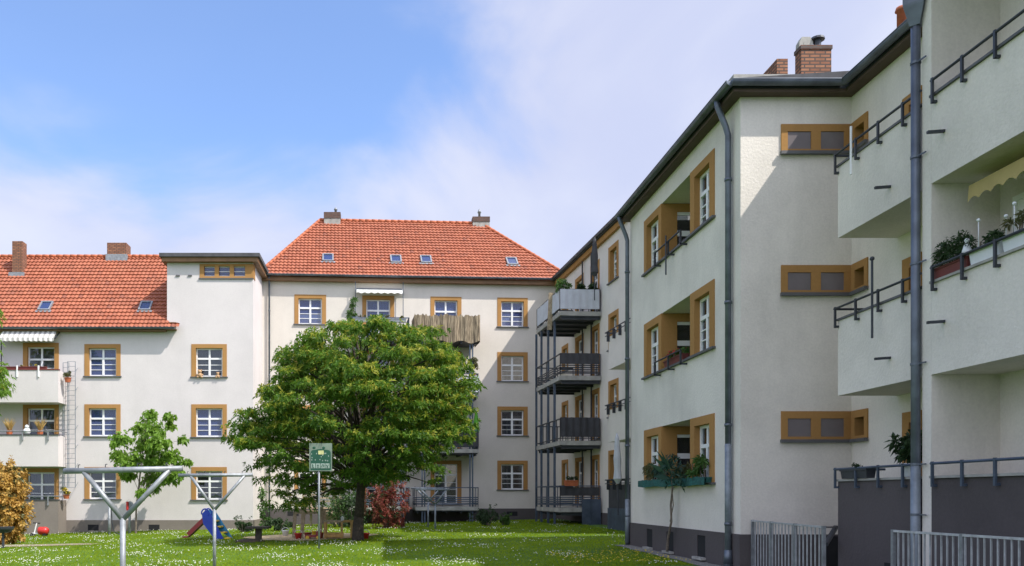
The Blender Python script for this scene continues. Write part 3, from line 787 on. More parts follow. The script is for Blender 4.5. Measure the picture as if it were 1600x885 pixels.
for z in zB: window(FB, near, dB[0], dB[1], z, z+2.3, glass='glassdark', side=.2, top=.2, depth=.22, door=True, curtain='half')
# windows and loggias on the long front
LD = 1.6
for i, (z0, z1) in enumerate(rows_n):
    window(FA, near, *wn, z0, z1, glass='glassdark', side=.27, top=.2, depth=.16, curtain=('drape', 'low', 'drape')[i])
    window(FA, near, *wf, z0, z1, glass='glassdark', side=.24, top=.2, depth=.16, curtain=(None, 'half', 'low')[i])
    mb = MB(); l0, l1 = lg[0]+.002, lg[1]-.002; zf = z0-.9
    mb.box(FA, l0, l1, -LD, -.003, z1+.002, z1+.12); mb.box(FA, l0, l1, -LD-.1, -LD, zf, z1); mb.box(FA, l0-.1, l0, -LD, -.28, zf, z1)
    mb.box(FA, l0, l1, -LD, -.1, zf-.1, zf)
    lo = mb.build('loggia', M['wall_wing'], near)
    fs = Fr((0, l1-.002), (1, 0), (0, -1))          # far flank faces the camera: ochre with a window
    q = MB(); q.box(fs, XA+.02, XA+.40, -.1, .0, zf, z1-.003); q.box(fs, XA+.40, XA+LD, -.1, 0, z1-.22, z1-.003); q.box(fs, XA+.40, XA+LD, -.1, 0, zf, zf+.5); q.build('flank', M['ochre'], lo)
    q = MB(); a_, b_ = XA+.40, XA+LD-.1
    q.box(fs, a_, b_, -.07, -.03, z1-.30, z1-.22); q.box(fs, a_, b_, -.07, -.02, z1-.86, z1-.72); q.build('frame', M['white'], lo)
    q = MB(); q.box(fs, a_, b_, -.09, -.08, zf+.5, z1-.22); q.build('pane', M['glassdark'], lo)
    q = MB(); q.box(FA, l0, l1, -.25, .07, z0-.05, z0); q.box(FA, l0, l1, -.2, -.02, zf, z0-.052); q.build('sill', M['sill'], lo)
    if i < 2:
        q = MB(); zr = z0+.22
        q.tube([FA.p(lg[0]+.25, .16, zr), FA.p(lg[1]+.12, .16, zr)], .022)
        for u in (lg[0]+.25, (lg[0]+lg[1])/2+.1, lg[1]+.1):
            q.box(FA, u-.02, u+.02, .14, .18, z0-.12, zr); q.box(FA, u-.02, u+.02, .0, .18, z0-.14, z0-.1)
        if i == 0: u = (lg[0]+lg[1])/2+.15; q.tube([FA.p(u, .2, z0-.62), FA.p(u, .2, z0+.38)], .02)
        q.build('handrail', M['darkmetal'], lo)
# plinth with basement windows
mb = MB(); zp = .70
bw = [(uA(1104), uA(1091)), (uA(1054), uA(1043)), (uA(1021), uA(1012))]
ys = [YA0+.004]+[v for w in bw for v in w]+[YA1]
for i in range(0, len(ys), 2): mb.box(FA, ys[i], ys[i+1], -.2, .03, -.5, zp)
for a, b_ in bw: mb.box(FA, a, b_, -.2, .03, .58, zp); mb.box(FA, a, b_, -.2, .03, -.5, .08)
mb.box(FR, XA-.03, XB-.0, -.0, .03, -1.2, zp)
pl = mb.build('plinth', M['plinth'], near)
for a, b_ in bw:
    q = MB(); q.box(FA, a, b_, .003, .012, .08, .58); w = q.build('basement_window', M['black'], pl)
    q = MB(); q.box(FA, a-.04, b_+.04, .031, .14, .02, .08); q.build('sill', M['concrete'], w)
q = MB(); q.box(FR, RX(1287), RX(1313), -.05, .034, -1.2, RZ(838)); q.build('cellar_door', M['black'], pl)
q = MB(); q.box(F2, 13.9, 14.25, -.05, .012, -.15, .36); q.build('basement_window', M['black'], pl)
# roof: eaves, gutters, ledge, chimneys
e = .24; zg = ZT+.0
mb = MB()
mb.box(FA, YA0-e, YA1+.2, -.2, e, ZT, ZT+.06); mb.box(FR, XA+.2, XB+.1, -.2, e, ZT+.001, ZT+.061)
mb.box(FB, YC, YA0-e-.002, -.2, e, ZT+.002, ZT+.062); 
mb.box(FCn, YE-6, YC+.0, -6, e, ZT+.3, ZT+.36)
so = mb.build('soffit', simple('soffit_brown', (.085,.055,.035), .7), near)
mb = MB()
pr = 4.6; rz = .30; zt = ZT+.28
# slopes of A / B / C with low pitch
mb.face([(XA-e+.03, YA0-e, zt), (XA-e+.03, YA1+.2, zt), (XA+pr, YA1+.2, zt+rz), (XA+pr, YA0-e, zt+rz)])
mb.face([(XA-e+.03, YA0-e, zt), (XA+pr, YA0-e, zt+rz), (XA+pr, YA0-e, zt-.1), (XA-e+.03, YA0-e, zt-.1)])
mb.face([(XB-e+.03, YC, zt), (XB-e+.03, YA0-e, zt), (XB+2.3, YA0-e, zt+rz), (XB+2.3, YC, zt+rz)])
mb.face([(XC-e+.03, YE-6, zt+.3), (XC-e+.03, YC, zt+.3), (XC+3.5, YC, zt+rz), (XC+3.5, YE-6, zt+rz)])
mb.face([(XA+pr, YE-6, zt+rz), (XA+pr, YA1+.2, zt+rz), (16.2, YA1+.2, zt), (16.2, YE-6, zt)])
mb.build('roof', M['slate'], near, fix=False)
q = MB(); q.box(FR, XA-e, XB-e-.05, -.15, e-.01, ZT+.22, ZT+.36); q.build('roof_ledge', M['concrete'], near)
q = MB(); q.box(FA, YA0-e, YA1+.2, e-.02, e+.01, ZT+.06, ZT+.24); q.box(FB, YC, YA0-e, e-.02, e+.01, ZT+.063, ZT+.24); q.box(FR, XA-e, XB-e, e-.03, e+.005, ZT+.062, ZT+.215); q.build('fascia', M['darkmetal'], near)
gz = ZT+.17; G = .095
gutter(near, (XA-e-.1, YA0-e-.1, gz), (XA-e-.1, YA1+.2, gz), G); gutter(near, (XA-e-.1, YA0-e-.1, gz), (XB-e-.1, YA0-e-.1, gz), G); gutter(near, (XB-e-.1, YC+.1, gz), (XB-e-.1, YA0-e-.1, gz), G)
mb = MB(); 
for j in range(15): mb.box(FB, YC+j*.24, YC+j*.24+.22, e-.35, e+.05, ZT+.27, ZT+.315)
mb.build('eave_tiles', M['slate'], near)
def npipe(x, bottom, y_pipe, off=.1):
    u = YA0+y_pipe; z = lambda v: v
    return pipe(near, [FA.p(u, e+.1, gz-.05), FA.p(u, e+.08, gz-.2), FA.p(u, off+.05, gz-.62), FA.p(u, off, gz-.8), FA.p(u, off, bottom)], .062, clips=[FA.p(u, off, t) for t in (8.2, 5.6, 3.0, .9)])
pA = npipe(1143, -.1, uA(1143)*.0+.38)
q = MB(); q.tube([FA.p(YA0+.38, .1, .35), FA.p(YA0+.38, .1, .05)], [.075, .10], 12); q.ball(FA.p(YA0+.38, .1, .05), .1); q.build('rain_shoe', M['zinc'], pA, smooth=True)
q = MB(); q.tube([FA.p(YA0+.38, .1, 2.6), FA.p(YA0+.38, .1, .3)], .068, 12); q.build('lower_pipe', M['pipegrey'], pA, smooth=True)
pB = npipe(983, -.1, YA1-YA0-.02)
q = MB(); q.tube([FA.p(YA1-.02, .1, 1.4), FA.p(YA1-.02, .1, .1)], .07, 12); q.build('lower_pipe', M['pipegrey'], pB, smooth=True)
# big rainwater hopper and pipe at the pier
hx, hy = XC-.06, 13.27
mb = MB(); mb.tube([(hx, hy, 9.0), (hx, hy, -1.0)], .068, 12)
dp = mb.build('downpipe', M['zinc'], near, smooth=True)
q = MB(); q.tube([(hx, hy, 8.98), (hx, hy, 9.28), (hx, hy, 9.32), (hx, hy, 9.7)], [.10, .20, .21, .21], 4); q.build('hopper', M['zinc'], dp)
q = MB(); q.tube([(hx, hy, 9.6), (XB-e-.1, YC+.25, gz)], .07, 8); q.build('inlet_pipe', M['zinc'], dp)
for z in (8.4, 6.9, 5.2, 3.6, 2.0, 1.2):
    q = MB(); q.tube([(hx, hy, z-.02), (hx, hy, z+.02)], .078, 12); q.bar((hx, hy, z), (hx+.02, hy-.22, z), .02); q.build('pipe_collar', M['zinc'], dp)
q = MB(); q.tube([(hx, hy, 2.0), (hx, hy, -1)], .074, 12); q.build('lower_pipe', M['pipegrey'], dp, smooth=True)
Yc = 20.0; k = F_PX/Yc; Fq = Fr((0, Yc), (1, 0), (0, -1))
mb = MB(); mb.box(Fq, (1252-CX)/k, (1299-CX)/k, -.3, 0, 9.9, EYE+(CY-72)/k); ch = mb.build('chimney', M['brick'], near)
q = MB(); q.box(Fq, (1252-CX)/k-.02, (1299-CX)/k+.02, -.32, .02, EYE+(CY-77)/k, EYE+(CY-71)/k); q.build('chimney_head', M['brickdark'], ch)
zc = EYE+(CY-71)/k; u = (1263-CX)/k
q = MB(); pts = [(-.17, 0), (.17, 0), (.16, .14), (.10, .26), (-.10, .26), (-.16, .14)]
for (a, za), (b_, zb) in zip(pts, pts[1:]+pts[:1]): q.face([Fq.p(u+a, -.1, zc+za), Fq.p(u+b_, -.1, zc+zb), Fq.p(u+b_, -.28, zc+zb), Fq.p(u+a, -.28, zc+za)])
q.face([Fq.p(u+a, -.1, zc+za) for a, za in pts]); q.face([Fq.p(u+a, -.28, zc+za) for a, za in pts]); q.box(Fq, u-.06, u+.06, -.102, -.095, zc+.05, zc+.13); q.build('chimney_cowl', M['concrete'], ch)
u = (1282-CX)/k
q = MB(); q.tube([Fq.p(u, -.15, zc), Fq.p(u, -.15, zc+.19), Fq.p(u, -.15, zc+.20), Fq.p(u, -.15, zc+.25), Fq.p(u, -.15, zc+.29)], [.085, .085, .17, .16, .05], 12); q.build('chimney_cowl', M['darkmetal'], ch)
Yc = 21.6; k = F_PX/Yc; Fq = Fr((0, Yc), (1, 0), (0, -1))
mb = MB(); mb.box(Fq, (1214-CX)/k, (1231-CX)/k, -1.0, 0, 9.9, EYE+(CY-92)/k); mb.build('chimney', M['brick'], near)
pv = px(1409, 20, 16.2)
q = MB(); q.tube([pv+Vector((0,0,-1.0)), pv+Vector((0,0,.02)), pv+Vector((0,0,.03)), pv+Vector((0,0,.10))], [.085, .085, .12, .10], 12); q.build('vent_pipe', M['terracotta'], near, smooth=True)
# yellow awning in the loggia
mb = MB(); a0, a1 = 12.62, 9.0; n = 60; zt = 6.30; d0 = -.75
for i in range(n):
    u, v = a0+(a1-a0)*i/n, a0+(a1-a0)*(i+1)/n; e0, e1 = .06*abs(math.sin(PI*i/4)), .06*abs(math.sin(PI*(i+1)/4))
    mb.face([FCn.p(u,d0,zt),FCn.p(v,d0,zt),FCn.p(v,d0+.42,zt-.10),FCn.p(u,d0+.42,zt-.10)]); mb.face([FCn.p(u,d0+.42,zt-.10),FCn.p(v,d0+.42,zt-.10),FCn.p(v,d0+.44,zt-.36+e1),FCn.p(u,d0+.44,zt-.36+e0)])
mb.build('awning', M['creamcloth'], near, fix=False)
# ================================================================ VEGETATION helpers
def rv(): 
    while True:
        v = Vector((R.uniform(-1,1), R.uniform(-1,1), R.uniform(-1,1)))
        if .02 < v.length < 1: return v.normalized()
def spray(mb, p, axis, n, l, w, spread=.9, droop=.3, jit=.25):
    """a twig end: n leaves fanned round an axis"""
    axis = axis.normalized(); a = axis.orthogonal().normalized(); b = axis.cross(a)
    ph = R.uniform(0, 6.28)
    for i in range(n):
        t = ph+2*PI*i/n+R.uniform(-jit, jit)
        d = (axis*R.uniform(.15, .8)+(a*math.cos(t)+b*math.sin(t))*spread).normalized()
        r = d.cross(rv()).normalized(); k = R.uniform(.7, 1.25)
        mb.leaf(p+axis*R.uniform(-.03,.03), d, r, l*k, w*k, droop*R.uniform(.4, 1.4))
def clump(mb, c, rx, ry, rz, twigs, n, l, w, tipmi=None, tipp=.3, shell=.55, droop=.3, bottom=-.6):
    for _ in range(twigs):
        v = rv()
        while v.z < bottom: v = rv()
        q = R.uniform(shell, 1.0)
        p = c+Vector((v.x*rx*q, v.y*ry*q, v.z*rz*q))
        out = Vector((v.x*.8, v.y*.8, .25+.35*v.z))+rv()*.35
        if tipmi is not None and v.z > .0 and R.random() < tipp: mb.mi = tipmi
        else: mb.mi = 0
        spray(mb, p, out, n, l, w, droop=droop)
def limb(mb, a, b, r0, r1, wig=.12, n=5, sides=7):
    a = Vector(a); b = Vector(b); pts = []; L = (b-a).length
    for i in range(n+1):
        t = i/n; p = a.lerp(b, t)+Vector((0,0,.12*L*math.sin(PI*t)))
        if 0 < i < n: p += Vector((R.uniform(-1,1), R.uniform(-1,1), R.uniform(-.5,.5)))*wig*L*.3
        pts.append(p)
    mb.tube(pts, [r0+(r1-r0)*i/n for i in range(n+1)], sides); return pts[-1]
def bush(name, label, cat, base, w, h, n, leaf=(.09,.05), mat='leaf_mid', group=None, dep=None, sides=5, stems=5, droop=.25, mat2=None):
    t = thing(name, label, cat, base, group)
    mb = MB(); dep = dep or w*.9
    nl = max(4, int(w*h*14))
    for _ in range(nl):
        a = R.uniform(0, 2*PI); q = math.sqrt(R.random())*.72; z = R.uniform(.10, .86)
        k = math.sqrt(max(.1, 1-((z-.38)/.62)**2))*R.uniform(.7, 1.2)
        c = base+Vector((math.cos(a)*q*w/2*k, math.sin(a)*q*dep/2*k, z*h))
        rr = min(w, h)*R.uniform(.16, .27)
        clump(mb, c, rr, rr, rr*.85, max(3, n//nl), sides, leaf[0], leaf[1], droop=droop, bottom=-.9, tipmi=1 if mat2 else None, tipp=.3)
    for _ in range(int(nl*.9)):
        a = R.uniform(0, 2*PI); z = R.uniform(.25, 1.0); k = math.sqrt(max(.05, 1-((z-.38)/.66)**2))
        p = base+Vector((math.cos(a)*w*.5*k, math.sin(a)*dep*.5*k, z*h)); d = Vector((math.cos(a)*.6, math.sin(a)*.6, R.uniform(.3, 1.0)))
        for j in range(4): mb.mi = 0; spray(mb, p+d*.07*j*w**.5, d, 4, leaf[0], leaf[1], droop=droop)
    mb.build('foliage', [M[mat], M[mat2]] if mat2 else M[mat], t, fix=False)
    sb = MB()
    for _ in range(stems):
        a = R.uniform(0, 2*PI); limb(sb, base+Vector((math.cos(a)*.06, math.sin(a)*.06, -.05)), base+Vector((math.cos(a)*w*.25, math.sin(a)*dep*.25, h*.62)), .02+.01*w, .008, n=4, sides=5)
    sb.build('stem', M['barklight'], t)
    return t
def potted(name, label, cat, base, pr, ph, w, h, n, leaf=(.08,.045), mat='leaf_mid', pot='terracotta', group=None, boxdir=None, boxlen=0, flowers=None):
    """pot or box (the thing's own mesh) with foliage as its child"""
    mb = MB()
    if boxdir is None:
        mb.tube([base, base+Vector((0,0,ph*.9)), base+Vector((0,0,ph*.91)), base+Vector((0,0,ph))], [pr*.72, pr*.96, pr*1.08, pr*1.08], 12)
    else:
        d = boxdir.normalized(); s = Vector((d.y, -d.x, 0)); a = base-d*boxlen/2; b = base+d*boxlen/2
        mb.hexa([a-s*pr*.8, b-s*pr*.8, b+s*pr*.8, a+s*pr*.8, a-s*pr-d*.02+Vector((0,0,ph)), b-s*pr+d*.02+Vector((0,0,ph)), b+s*pr+d*.02+Vector((0,0,ph)), a+s*pr-d*.02+Vector((0,0,ph))])
        q0 = a-d*.03+Vector((0,0,ph-.015)); q1 = b+d*.03+Vector((0,0,ph-.015)); mb.bar(q0+s*pr, q1+s*pr, .025, .03); mb.bar(q0-s*pr, q1-s*pr, .025, .03)
    o = tag(mb.build(name, M[pot], at=base, smooth=False), label, cat, group)
    fb = MB(); k = max(3, n//12)
    for i in range(k):
        if boxdir is not None: c = base+boxdir.normalized()*R.uniform(-.5,.5)*boxlen*.92+Vector((R.uniform(-.05,.05), R.uniform(-.05,.05), ph+h*R.uniform(.15,.75)))
        else:
            c = base+Vector((R.uniform(-.4,.4)*w, R.uniform(-.4,.4)*w, ph+h*R.uniform(.12,.85)))
        fb.mi = 0; clump(fb, c, min(w,h)*.2, min(w,h)*.2, min(w,h)*.2, 12, 4, leaf[0], leaf[1], tipmi=1 if flowers else None, tipp=.3)
    for i in range(5): 
        e = c if boxdir is None else c; fb.mi = 0
    fb.build('foliage', [M[mat], M[flowers]] if flowers else M[mat], o, fix=False)
    sb = MB()
    for i in range(3):
        off = (boxdir.normalized()*R.uniform(-.4,.4)*boxlen if boxdir is not None else Vector((0,0,0)))
        sb.tube([base+off+Vector((0,0,ph*.7)), base+off+Vector((R.uniform(-.1,.1)*w, R.uniform(-.1,.1)*w, ph+h*.6))], .012, 5)
    sb.build('stem', M['barklight'], o)
    return o

# ---------------------------------------------------------------- the big spreading tree
tb = gp(559, 845); sT = F_PX/tb.y
def tp(x, y, dy=0.0):
    Y = tb.y+dy; return px(CX+(x-CX)*1.0, y, Y) if False else Vector((tb.x+(x-559)/sT, Y, EYE+(CY-y)/sT))
tree = thing('spreading_tree', 'broad dark green tree with drooping layered crown on the lawn behind the green sign', 'tree', tb)
tk = MB()
top = tp(566, 745)
limb(tk, tb+Vector((0,0,-.3)), tb+Vector((.05,0,.9)), .24, .17, .04, 4, 10)
limb(tk, tb+Vector((.05,0,.85)), top, .175, .15, .04, 3, 10)
env = [(507,555,640),(520,505,672),(545,462,698),(575,435,718),(605,415,730),(635,398,736),(665,378,733),(690,366,724),(715,388,702),(735,400,676),(755,406,600),(790,425,520)]
def envat(y):
    for (y0,a0,b0),(y1,a1,b1) in zip(env, env[1:]):
        if y0 <= y <= y1:
            t = (y-y0)/(y1-y0); return a0+(a1-a0)*t, b0+(b1-b0)*t
    return None
lf = MB(); cl = []
rt = random.Random(21)
for row, y in enumerate(range(518, 790, 15)):
    a, b_ = envat(y); m = (a+b_)/2; hw = (b_-a)/2/sT*.95; dpt = min(hw, 3.7)
    rings = ((1.0, 1), (.62, 0)) if y < 560 else ((1.0, 1), (.72, 0))
    for q0, outer in rings:
        k = max(5, int(2*PI*hw*q0/(.72 if outer else 1.3)))
        for i in range(k):
            t = 2*PI*(i+.5*(row % 2)+rt.uniform(-.3, .3))/k; q = q0*rt.uniform(.74, 1.09)
            gx = .5+.5*math.sin(t*3.1+row*.9)*math.sin(t*1.7-row*.55+1.3)
            if outer and rt.random() < .06+.62*gx**2: continue
            if y > 750 and (math.cos(t) > .3 and math.sin(t) < .3): continue
            if y > 690 and outer and rt.random() < .3: continue
            cl.append((Vector((tb.x+(m-559)/sT+math.cos(t)*hw*q, tb.y+math.sin(t)*dpt*q, EYE+(CY-y-rt.uniform(-8, 8))/sT)), rt.uniform(.34, .72), outer))
for (x_, y_, d_) in ((548,742,-1.6),(566,752,-1.9),(584,745,-2.0),(602,738,-1.8),(618,728,-2.2),(634,718,-1.4),(596,757,-1.5),(536,758,-1.2),(650,705,-1.8),(690,735,1.2),(680,752,1.4)):
    cl.append((Vector((tb.x+(x_-559)/sT, tb.y+d_, EYE+(CY-y_)/sT)), rt.uniform(.36, .5), 1))
for c, rr, outer in cl:
    low = c.z < 3.2
    clump(lf, c, rr, rr, rr*.46, int((24 if low else (58 if outer else 20))*rr/.55), 6, .15, .052, tipmi=1, tipp=.42 if c.z > 3.0 else .12, shell=.15, droop=.22, bottom=-.6)
    if rt.random() < .3:
        mid = Vector((tb.x+.1, tb.y, max(2.0, c.z-1.6)))
        limb(tk, mid.lerp(c, .05 if rt.random() < .5 else .3), c-Vector((0,0,.1)), .045, .012, .15, 4, 5)
for i in range(9):
    t = 2*PI*i/9+.3; e = Vector((tb.x+math.cos(t)*R.uniform(1.6,2.8), tb.y+math.sin(t)*2.2, R.uniform(3.6, 6.3))); limb(tk, top-Vector((0,0,R.uniform(0,.5))), e, .10, .035, .12, 6, 7)
tk.build('trunk', M['bark'], tree, smooth=True, fix=False)
lf.build('crown', [M['leaf_tree'], M['leaf_tip']], tree, fix=False)
# ---------------------------------------------------------------- young maple on the left
mbs = gp(212, 834); s = F_PX/mbs.y
yt = thing('young_tree', 'slim young tree with bright green airy crown in front of the white house', 'tree', mbs)
tk = MB(); q = MB()
V = lambda x, y, d=0: Vector((mbs.x+(x-212)/s, mbs.y+d, EYE+(CY-y)/s))
tk.tube([mbs+Vector((0,0,-.1)), V(213,790), V(217,760), V(221,720), V(228,670)], [.05,.042,.04,.03,.012], 7)
lobes = [(228,648,12),(262,652,10),(215,668,16),(245,672,18),(195,690,18),(225,695,24),(255,695,20),(280,686,8),(180,712,14),(210,722,22),(243,722,24),(270,716,18),(290,722,7),(200,742,14),(232,748,18),(262,745,18),(282,742,10),(228,772,10),(240,765,8),(262,664,8)]
for x, y, r in lobes:
    rr = r/s; d = R.uniform(-.7, .7)
    clump(q, V(x, y, d), rr, rr*1.2, rr*.8, int(26+260*rr*rr), 4, .17, .14, droop=.5, shell=.1, bottom=-.9)
    limb(tk, V(220, min(775, y+45)), V(x, y, d), .016, .006, .1, 4, 4)
tk.build('trunk', M['barklight'], yt, fix=False); q.build('crown', M['leaf_maple'], yt, fix=False)
# tree reaching in from the left edge
eb = on_ground(-18.6, 36.0); s = F_PX/36.0
et = thing('leafy_tree', 'bright green tree whose branch tips reach in at the left edge of the lawn', 'tree', eb)
tk = MB(); q = MB(); V = lambda x, y, d=0: Vector(((x-CX)/s, 36.0+d, EYE+(CY-y)/s))
tk.tube([eb+Vector((0,0,-.1)), V(-75,700), V(-70,600), V(-62,520)], [.16,.13,.1,.05], 8)
for x, y, r in ((-8,597,24),(2,610,14),(-2,580,16),(-20,490,26),(-4,492,10),(-55,540,50),(-70,600,55),(-40,470,36),(-110,560,60),(-90,480,50),(-40,640,36)):
    rr = r/s; clump(q, V(x,y,R.uniform(-.3,.3)), rr, rr, rr*.9, int(30+130*rr*rr), 6, .20, .06, tipmi=1, tipp=.25, droop=.4, shell=.2, bottom=-1); limb(tk, V(-68, y+50), V(x,y), .03, .01, .1, 4, 5)
tk.build('trunk', M['bark'], et, fix=False); q.build('crown', [M['leaf_maple'], M['leaf_tip']], et, fix=False)
# ---------------------------------------------------------------- bushes
b0 = gp(0, 851); bush('copper_bush', 'large round orange-brown bush at the left edge of the lawn', 'bush', b0, 2.1, 3.2, 6500, (.13,.08), 'leaf_rust', sides=6, stems=8, mat2='leaf_olive')
b0 = gp(604, 826); bush('red_leaved_bush', 'dark red leaved bush to the right of the big tree trunk', 'bush', b0, 1.9, 2.2, 560, (.15,.07), 'leaf_red', sides=6, stems=7, mat2='leaf_dark')
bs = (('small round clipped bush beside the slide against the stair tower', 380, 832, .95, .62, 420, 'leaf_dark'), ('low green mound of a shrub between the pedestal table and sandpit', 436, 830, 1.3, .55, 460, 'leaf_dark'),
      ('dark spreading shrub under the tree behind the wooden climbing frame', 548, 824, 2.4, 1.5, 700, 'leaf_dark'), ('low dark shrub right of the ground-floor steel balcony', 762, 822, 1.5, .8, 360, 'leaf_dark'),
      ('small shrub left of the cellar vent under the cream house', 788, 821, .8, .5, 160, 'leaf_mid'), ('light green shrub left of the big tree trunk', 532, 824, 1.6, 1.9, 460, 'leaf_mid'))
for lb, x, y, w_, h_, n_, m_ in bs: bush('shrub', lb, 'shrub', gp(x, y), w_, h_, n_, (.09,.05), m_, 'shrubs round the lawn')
# climbing plant at the tower corner
cb = gp(410, 829); cb.y = min(cb.y, 41.2); s = F_PX/cb.y
ct = thing('climbing_plant', 'tall narrow climbing plant at the corner of the stair tower', 'plant', on_ground(cb.x, cb.y))
q = MB(); tk = MB(); base = ct.location.copy()
tk.tube([base, base+Vector((.02,0,1.0)), base+Vector((-.04,0,2.1))], .02, 5)
for i in range(22): z = .1+1.95*i/22; clump(q, base+Vector((R.uniform(-.12,.12)+(.12 if z < .6 else 0), R.uniform(-.1,.1), z)), .2 if z < .7 else .13, .15, .12, 7, 4, .12, .07, bottom=-1)
tk.build('stem', M['barklight'], ct, fix=False); q.build('foliage', M['leaf_mid'], ct, fix=False)

# ================================================================ CLOTHES POSTS
def clothes_post(x, Y, z_joint, z_bar, xl, xr, r, lab, tilt=0.0, mat='galv', group='Y-shaped clothes line posts'):
    b = on_ground(x, Y); t = thing('clothes_post', lab, 'clothes post', b, group)
    J = Vector((x, Y, z_joint)); L_ = Vector((xl, Y, z_bar)); R_ = Vector((xr, Y, z_bar+tilt))
    q = MB(); q.tube([b-Vector((0,0,.3)), J+Vector((0,0,.02))], r, 12); q.build('pole', M[mat], t, smooth=True)
    q = MB(); q.tube([J, L_+(R_-L_)*.16], r*.92, 12); q.build('arm', M[mat], t, smooth=True)
    q = MB(); q.tube([J, R_-(R_-L_)*.10], r*.92, 12); q.build('arm', M[mat], t, smooth=True)
    q = MB(); q.tube([L_, R_], r, 12); br = q.build('crossbar', M[mat], t, smooth=True)
    q = MB()
    for k in (.12, .35, .62, .86):
        p = L_+(R_-L_)*k; q.tube([p+Vector((0,0,r)), p+Vector((0,0,r+.045)), p+Vector((.03,0,r+.05))], .008, 5)
    q.build('hook', M['darkmetal'], br)
    return t
clothes_post(-4.07, 13.0, 1.13, 1.885, -4.99, -3.14, .045, 'nearest grey Y-shaped steel clothes post at lower left', .04)
clothes_post(-4.12, 20.3, 1.155, 2.0, -5.0, -3.19, .042, 'grey Y-shaped clothes post in front of the blue slide', .01)
clothes_post((669-CX)/33, 39.4, 1.2, 1.86, (642-CX)/33, (693-CX)/33, .04, 'distant Y-shaped clothes post nearest the steel balcony', mat='pipegrey')
clothes_post((680-CX)/35, 37.1, 1.1, 1.78, (649-CX)/35, (703-CX)/35, .04, 'distant Y-shaped clothes post standing out furthest from the steel balcony', mat='pipegrey')
# short posts by the young tree
for x, yb, yt_, red, lb in ((171, 836, 788, 0, 'short grey steel post with hanging dark strap near the young tree'), (202.5, 834, 793, 1, 'short grey steel post with a red disc on top near the young tree')):
    b = gp(x, yb); s = F_PX/b.y; h_ = (yb-yt_)/s
    t = thing('steel_post', lb, 'post', b, 'short posts on the left lawn')
    q = MB(); q.tube([b-Vector((0,0,.2)), b+Vector((0,0,h_))], .065, 12); q.build('pole', M['galv'], t, smooth=True)
    q = MB()
    if red:
        c = b+Vector((.02,-.02,h_+.12)); q.tube([c+Vector((0,.03,0)), c-Vector((0,.03,0))], .17, 16); q.build('disc', M['galv'], t)
        q = MB(); c = b+Vector((-.08,-.09,h_+.05)); q.tube([c+Vector((0,0,-.2)), c+Vector((0,0,.22))], .06, 8); q.build('reel', M['red'], t)
    else:
        q.tube([b+Vector((.08,0,h_*.9)), b+Vector((.12,0,h_*.4)), b+Vector((.22,0,.16)), b+Vector((.45,0,.03)), b+Vector((.62,0,.05))], .025, 6); q.build('strap', M['darkmetal'], t)
# ================================================================ SLIDE
b = gp(338, 843); s = F_PX/b.y
V = lambda x, y, d=0: Vector(((x-CX)/s, b.y+d, EYE+(CY-y)/s))
sl = thing('garden_slide', 'childrens plastic slide with blue sides, red chute and yellow steps', 'slide', b)
q = MB()
for d, nm in ((-.28, 'side'), (.28, 'side')):
    q = MB(); o_ = d+.04 if d > 0 else d-.04; sh = 24 if d > 0 else 0
    outl = [V(338+sh*.9,842), V(352+sh*.4,842), V(330+sh*.2,800), V(324,797), V(318,803), V(320,818)]
    f0 = [p+Vector((0,d,0)) for p in outl]; f1 = [p+Vector((0,o_,0)) for p in outl]
    q.face(f0); q.face(f1[::-1])
    for i in range(6): j = (i+1)%6; q.face([f0[i], f0[j], f1[j], f1[i]])
    q.build('side_panel', M['blue'] if d < 0 else M['sky'], sl)
q = MB(); top_ = V(323, 813); bot = V(296, 839)
q.hexa([bot+Vector((0,-.24,0)), top_+Vector((0,-.24,0)), top_+Vector((0,.24,0)), bot+Vector((0,.24,0)), bot+Vector((0,-.24,.05)), top_+Vector((0,-.24,.05)), top_+Vector((0,.24,.05)), bot+Vector((0,.24,.05))])
for d in (-.26, .26): q.bar(bot+Vector((0,d,.10)), top_+Vector((0,d,.10)), .05, .16)
q.bar(bot+Vector((-.12,-.26,.0)), bot+Vector((-.12,.26,.0)), .2, .05); q.build('chute', M['darkred'], sl)
for i in range(4):
    t = i/3; p = V(356-19*t, 840-27*t); q = MB(); q.box(Fr((p.x, b.y), (1,0), (0,1)), -.1, .1, -.27, .27, p.z-.05, p.z); q.build('step', M['yellow'] , sl)
for d in (-.3, .3):
    q = MB(); c = V(323, 802, d); q.tube([c+Vector((math.cos(t)*.14, 0, math.sin(t)*.17)) for t in [PI*1.1-PI*1.3*k/10 for k in range(11)]], .028, 8); q.build('handle', M['blue'], sl, smooth=True)
# ================================================================ PEDESTAL TABLE, FRAMES, TOYS
b = gp(404, 847); s = F_PX/b.y; Fq = Fr((b.x, b.y), (1,0), (0,1))
t = thing('pedestal_table', 'dark wooden pedestal table beside the sandpit', 'table', b)
q = MB(); q.box(Fq, -.11, .11, -.11, .11, b.z-.1, b.z+.49); q.build('pedestal', M['darkwood'], t)
q = MB(); q.box(Fq, -.42, .42, -.36, .36, b.z+.492, b.z+.57); bev(q.build('tabletop', M['darkwood'], t))
q = MB(); q.ball(b+Vector((-.3,0,0)), .6, 12, 6, (1,.7,.22)); tag(q.build('soil_mound', M['soil'], at=b, smooth=True), kind='structure')
b = gp(484, 841); s = F_PX/b.y; V = lambda x, y, d=0: Vector(((x-CX)/s, b.y+d, EYE+(CY-y)/s))
t = thing('climbing_set', 'weathered wooden play frame with leaning posts in the sandpit', 'play frame', b)
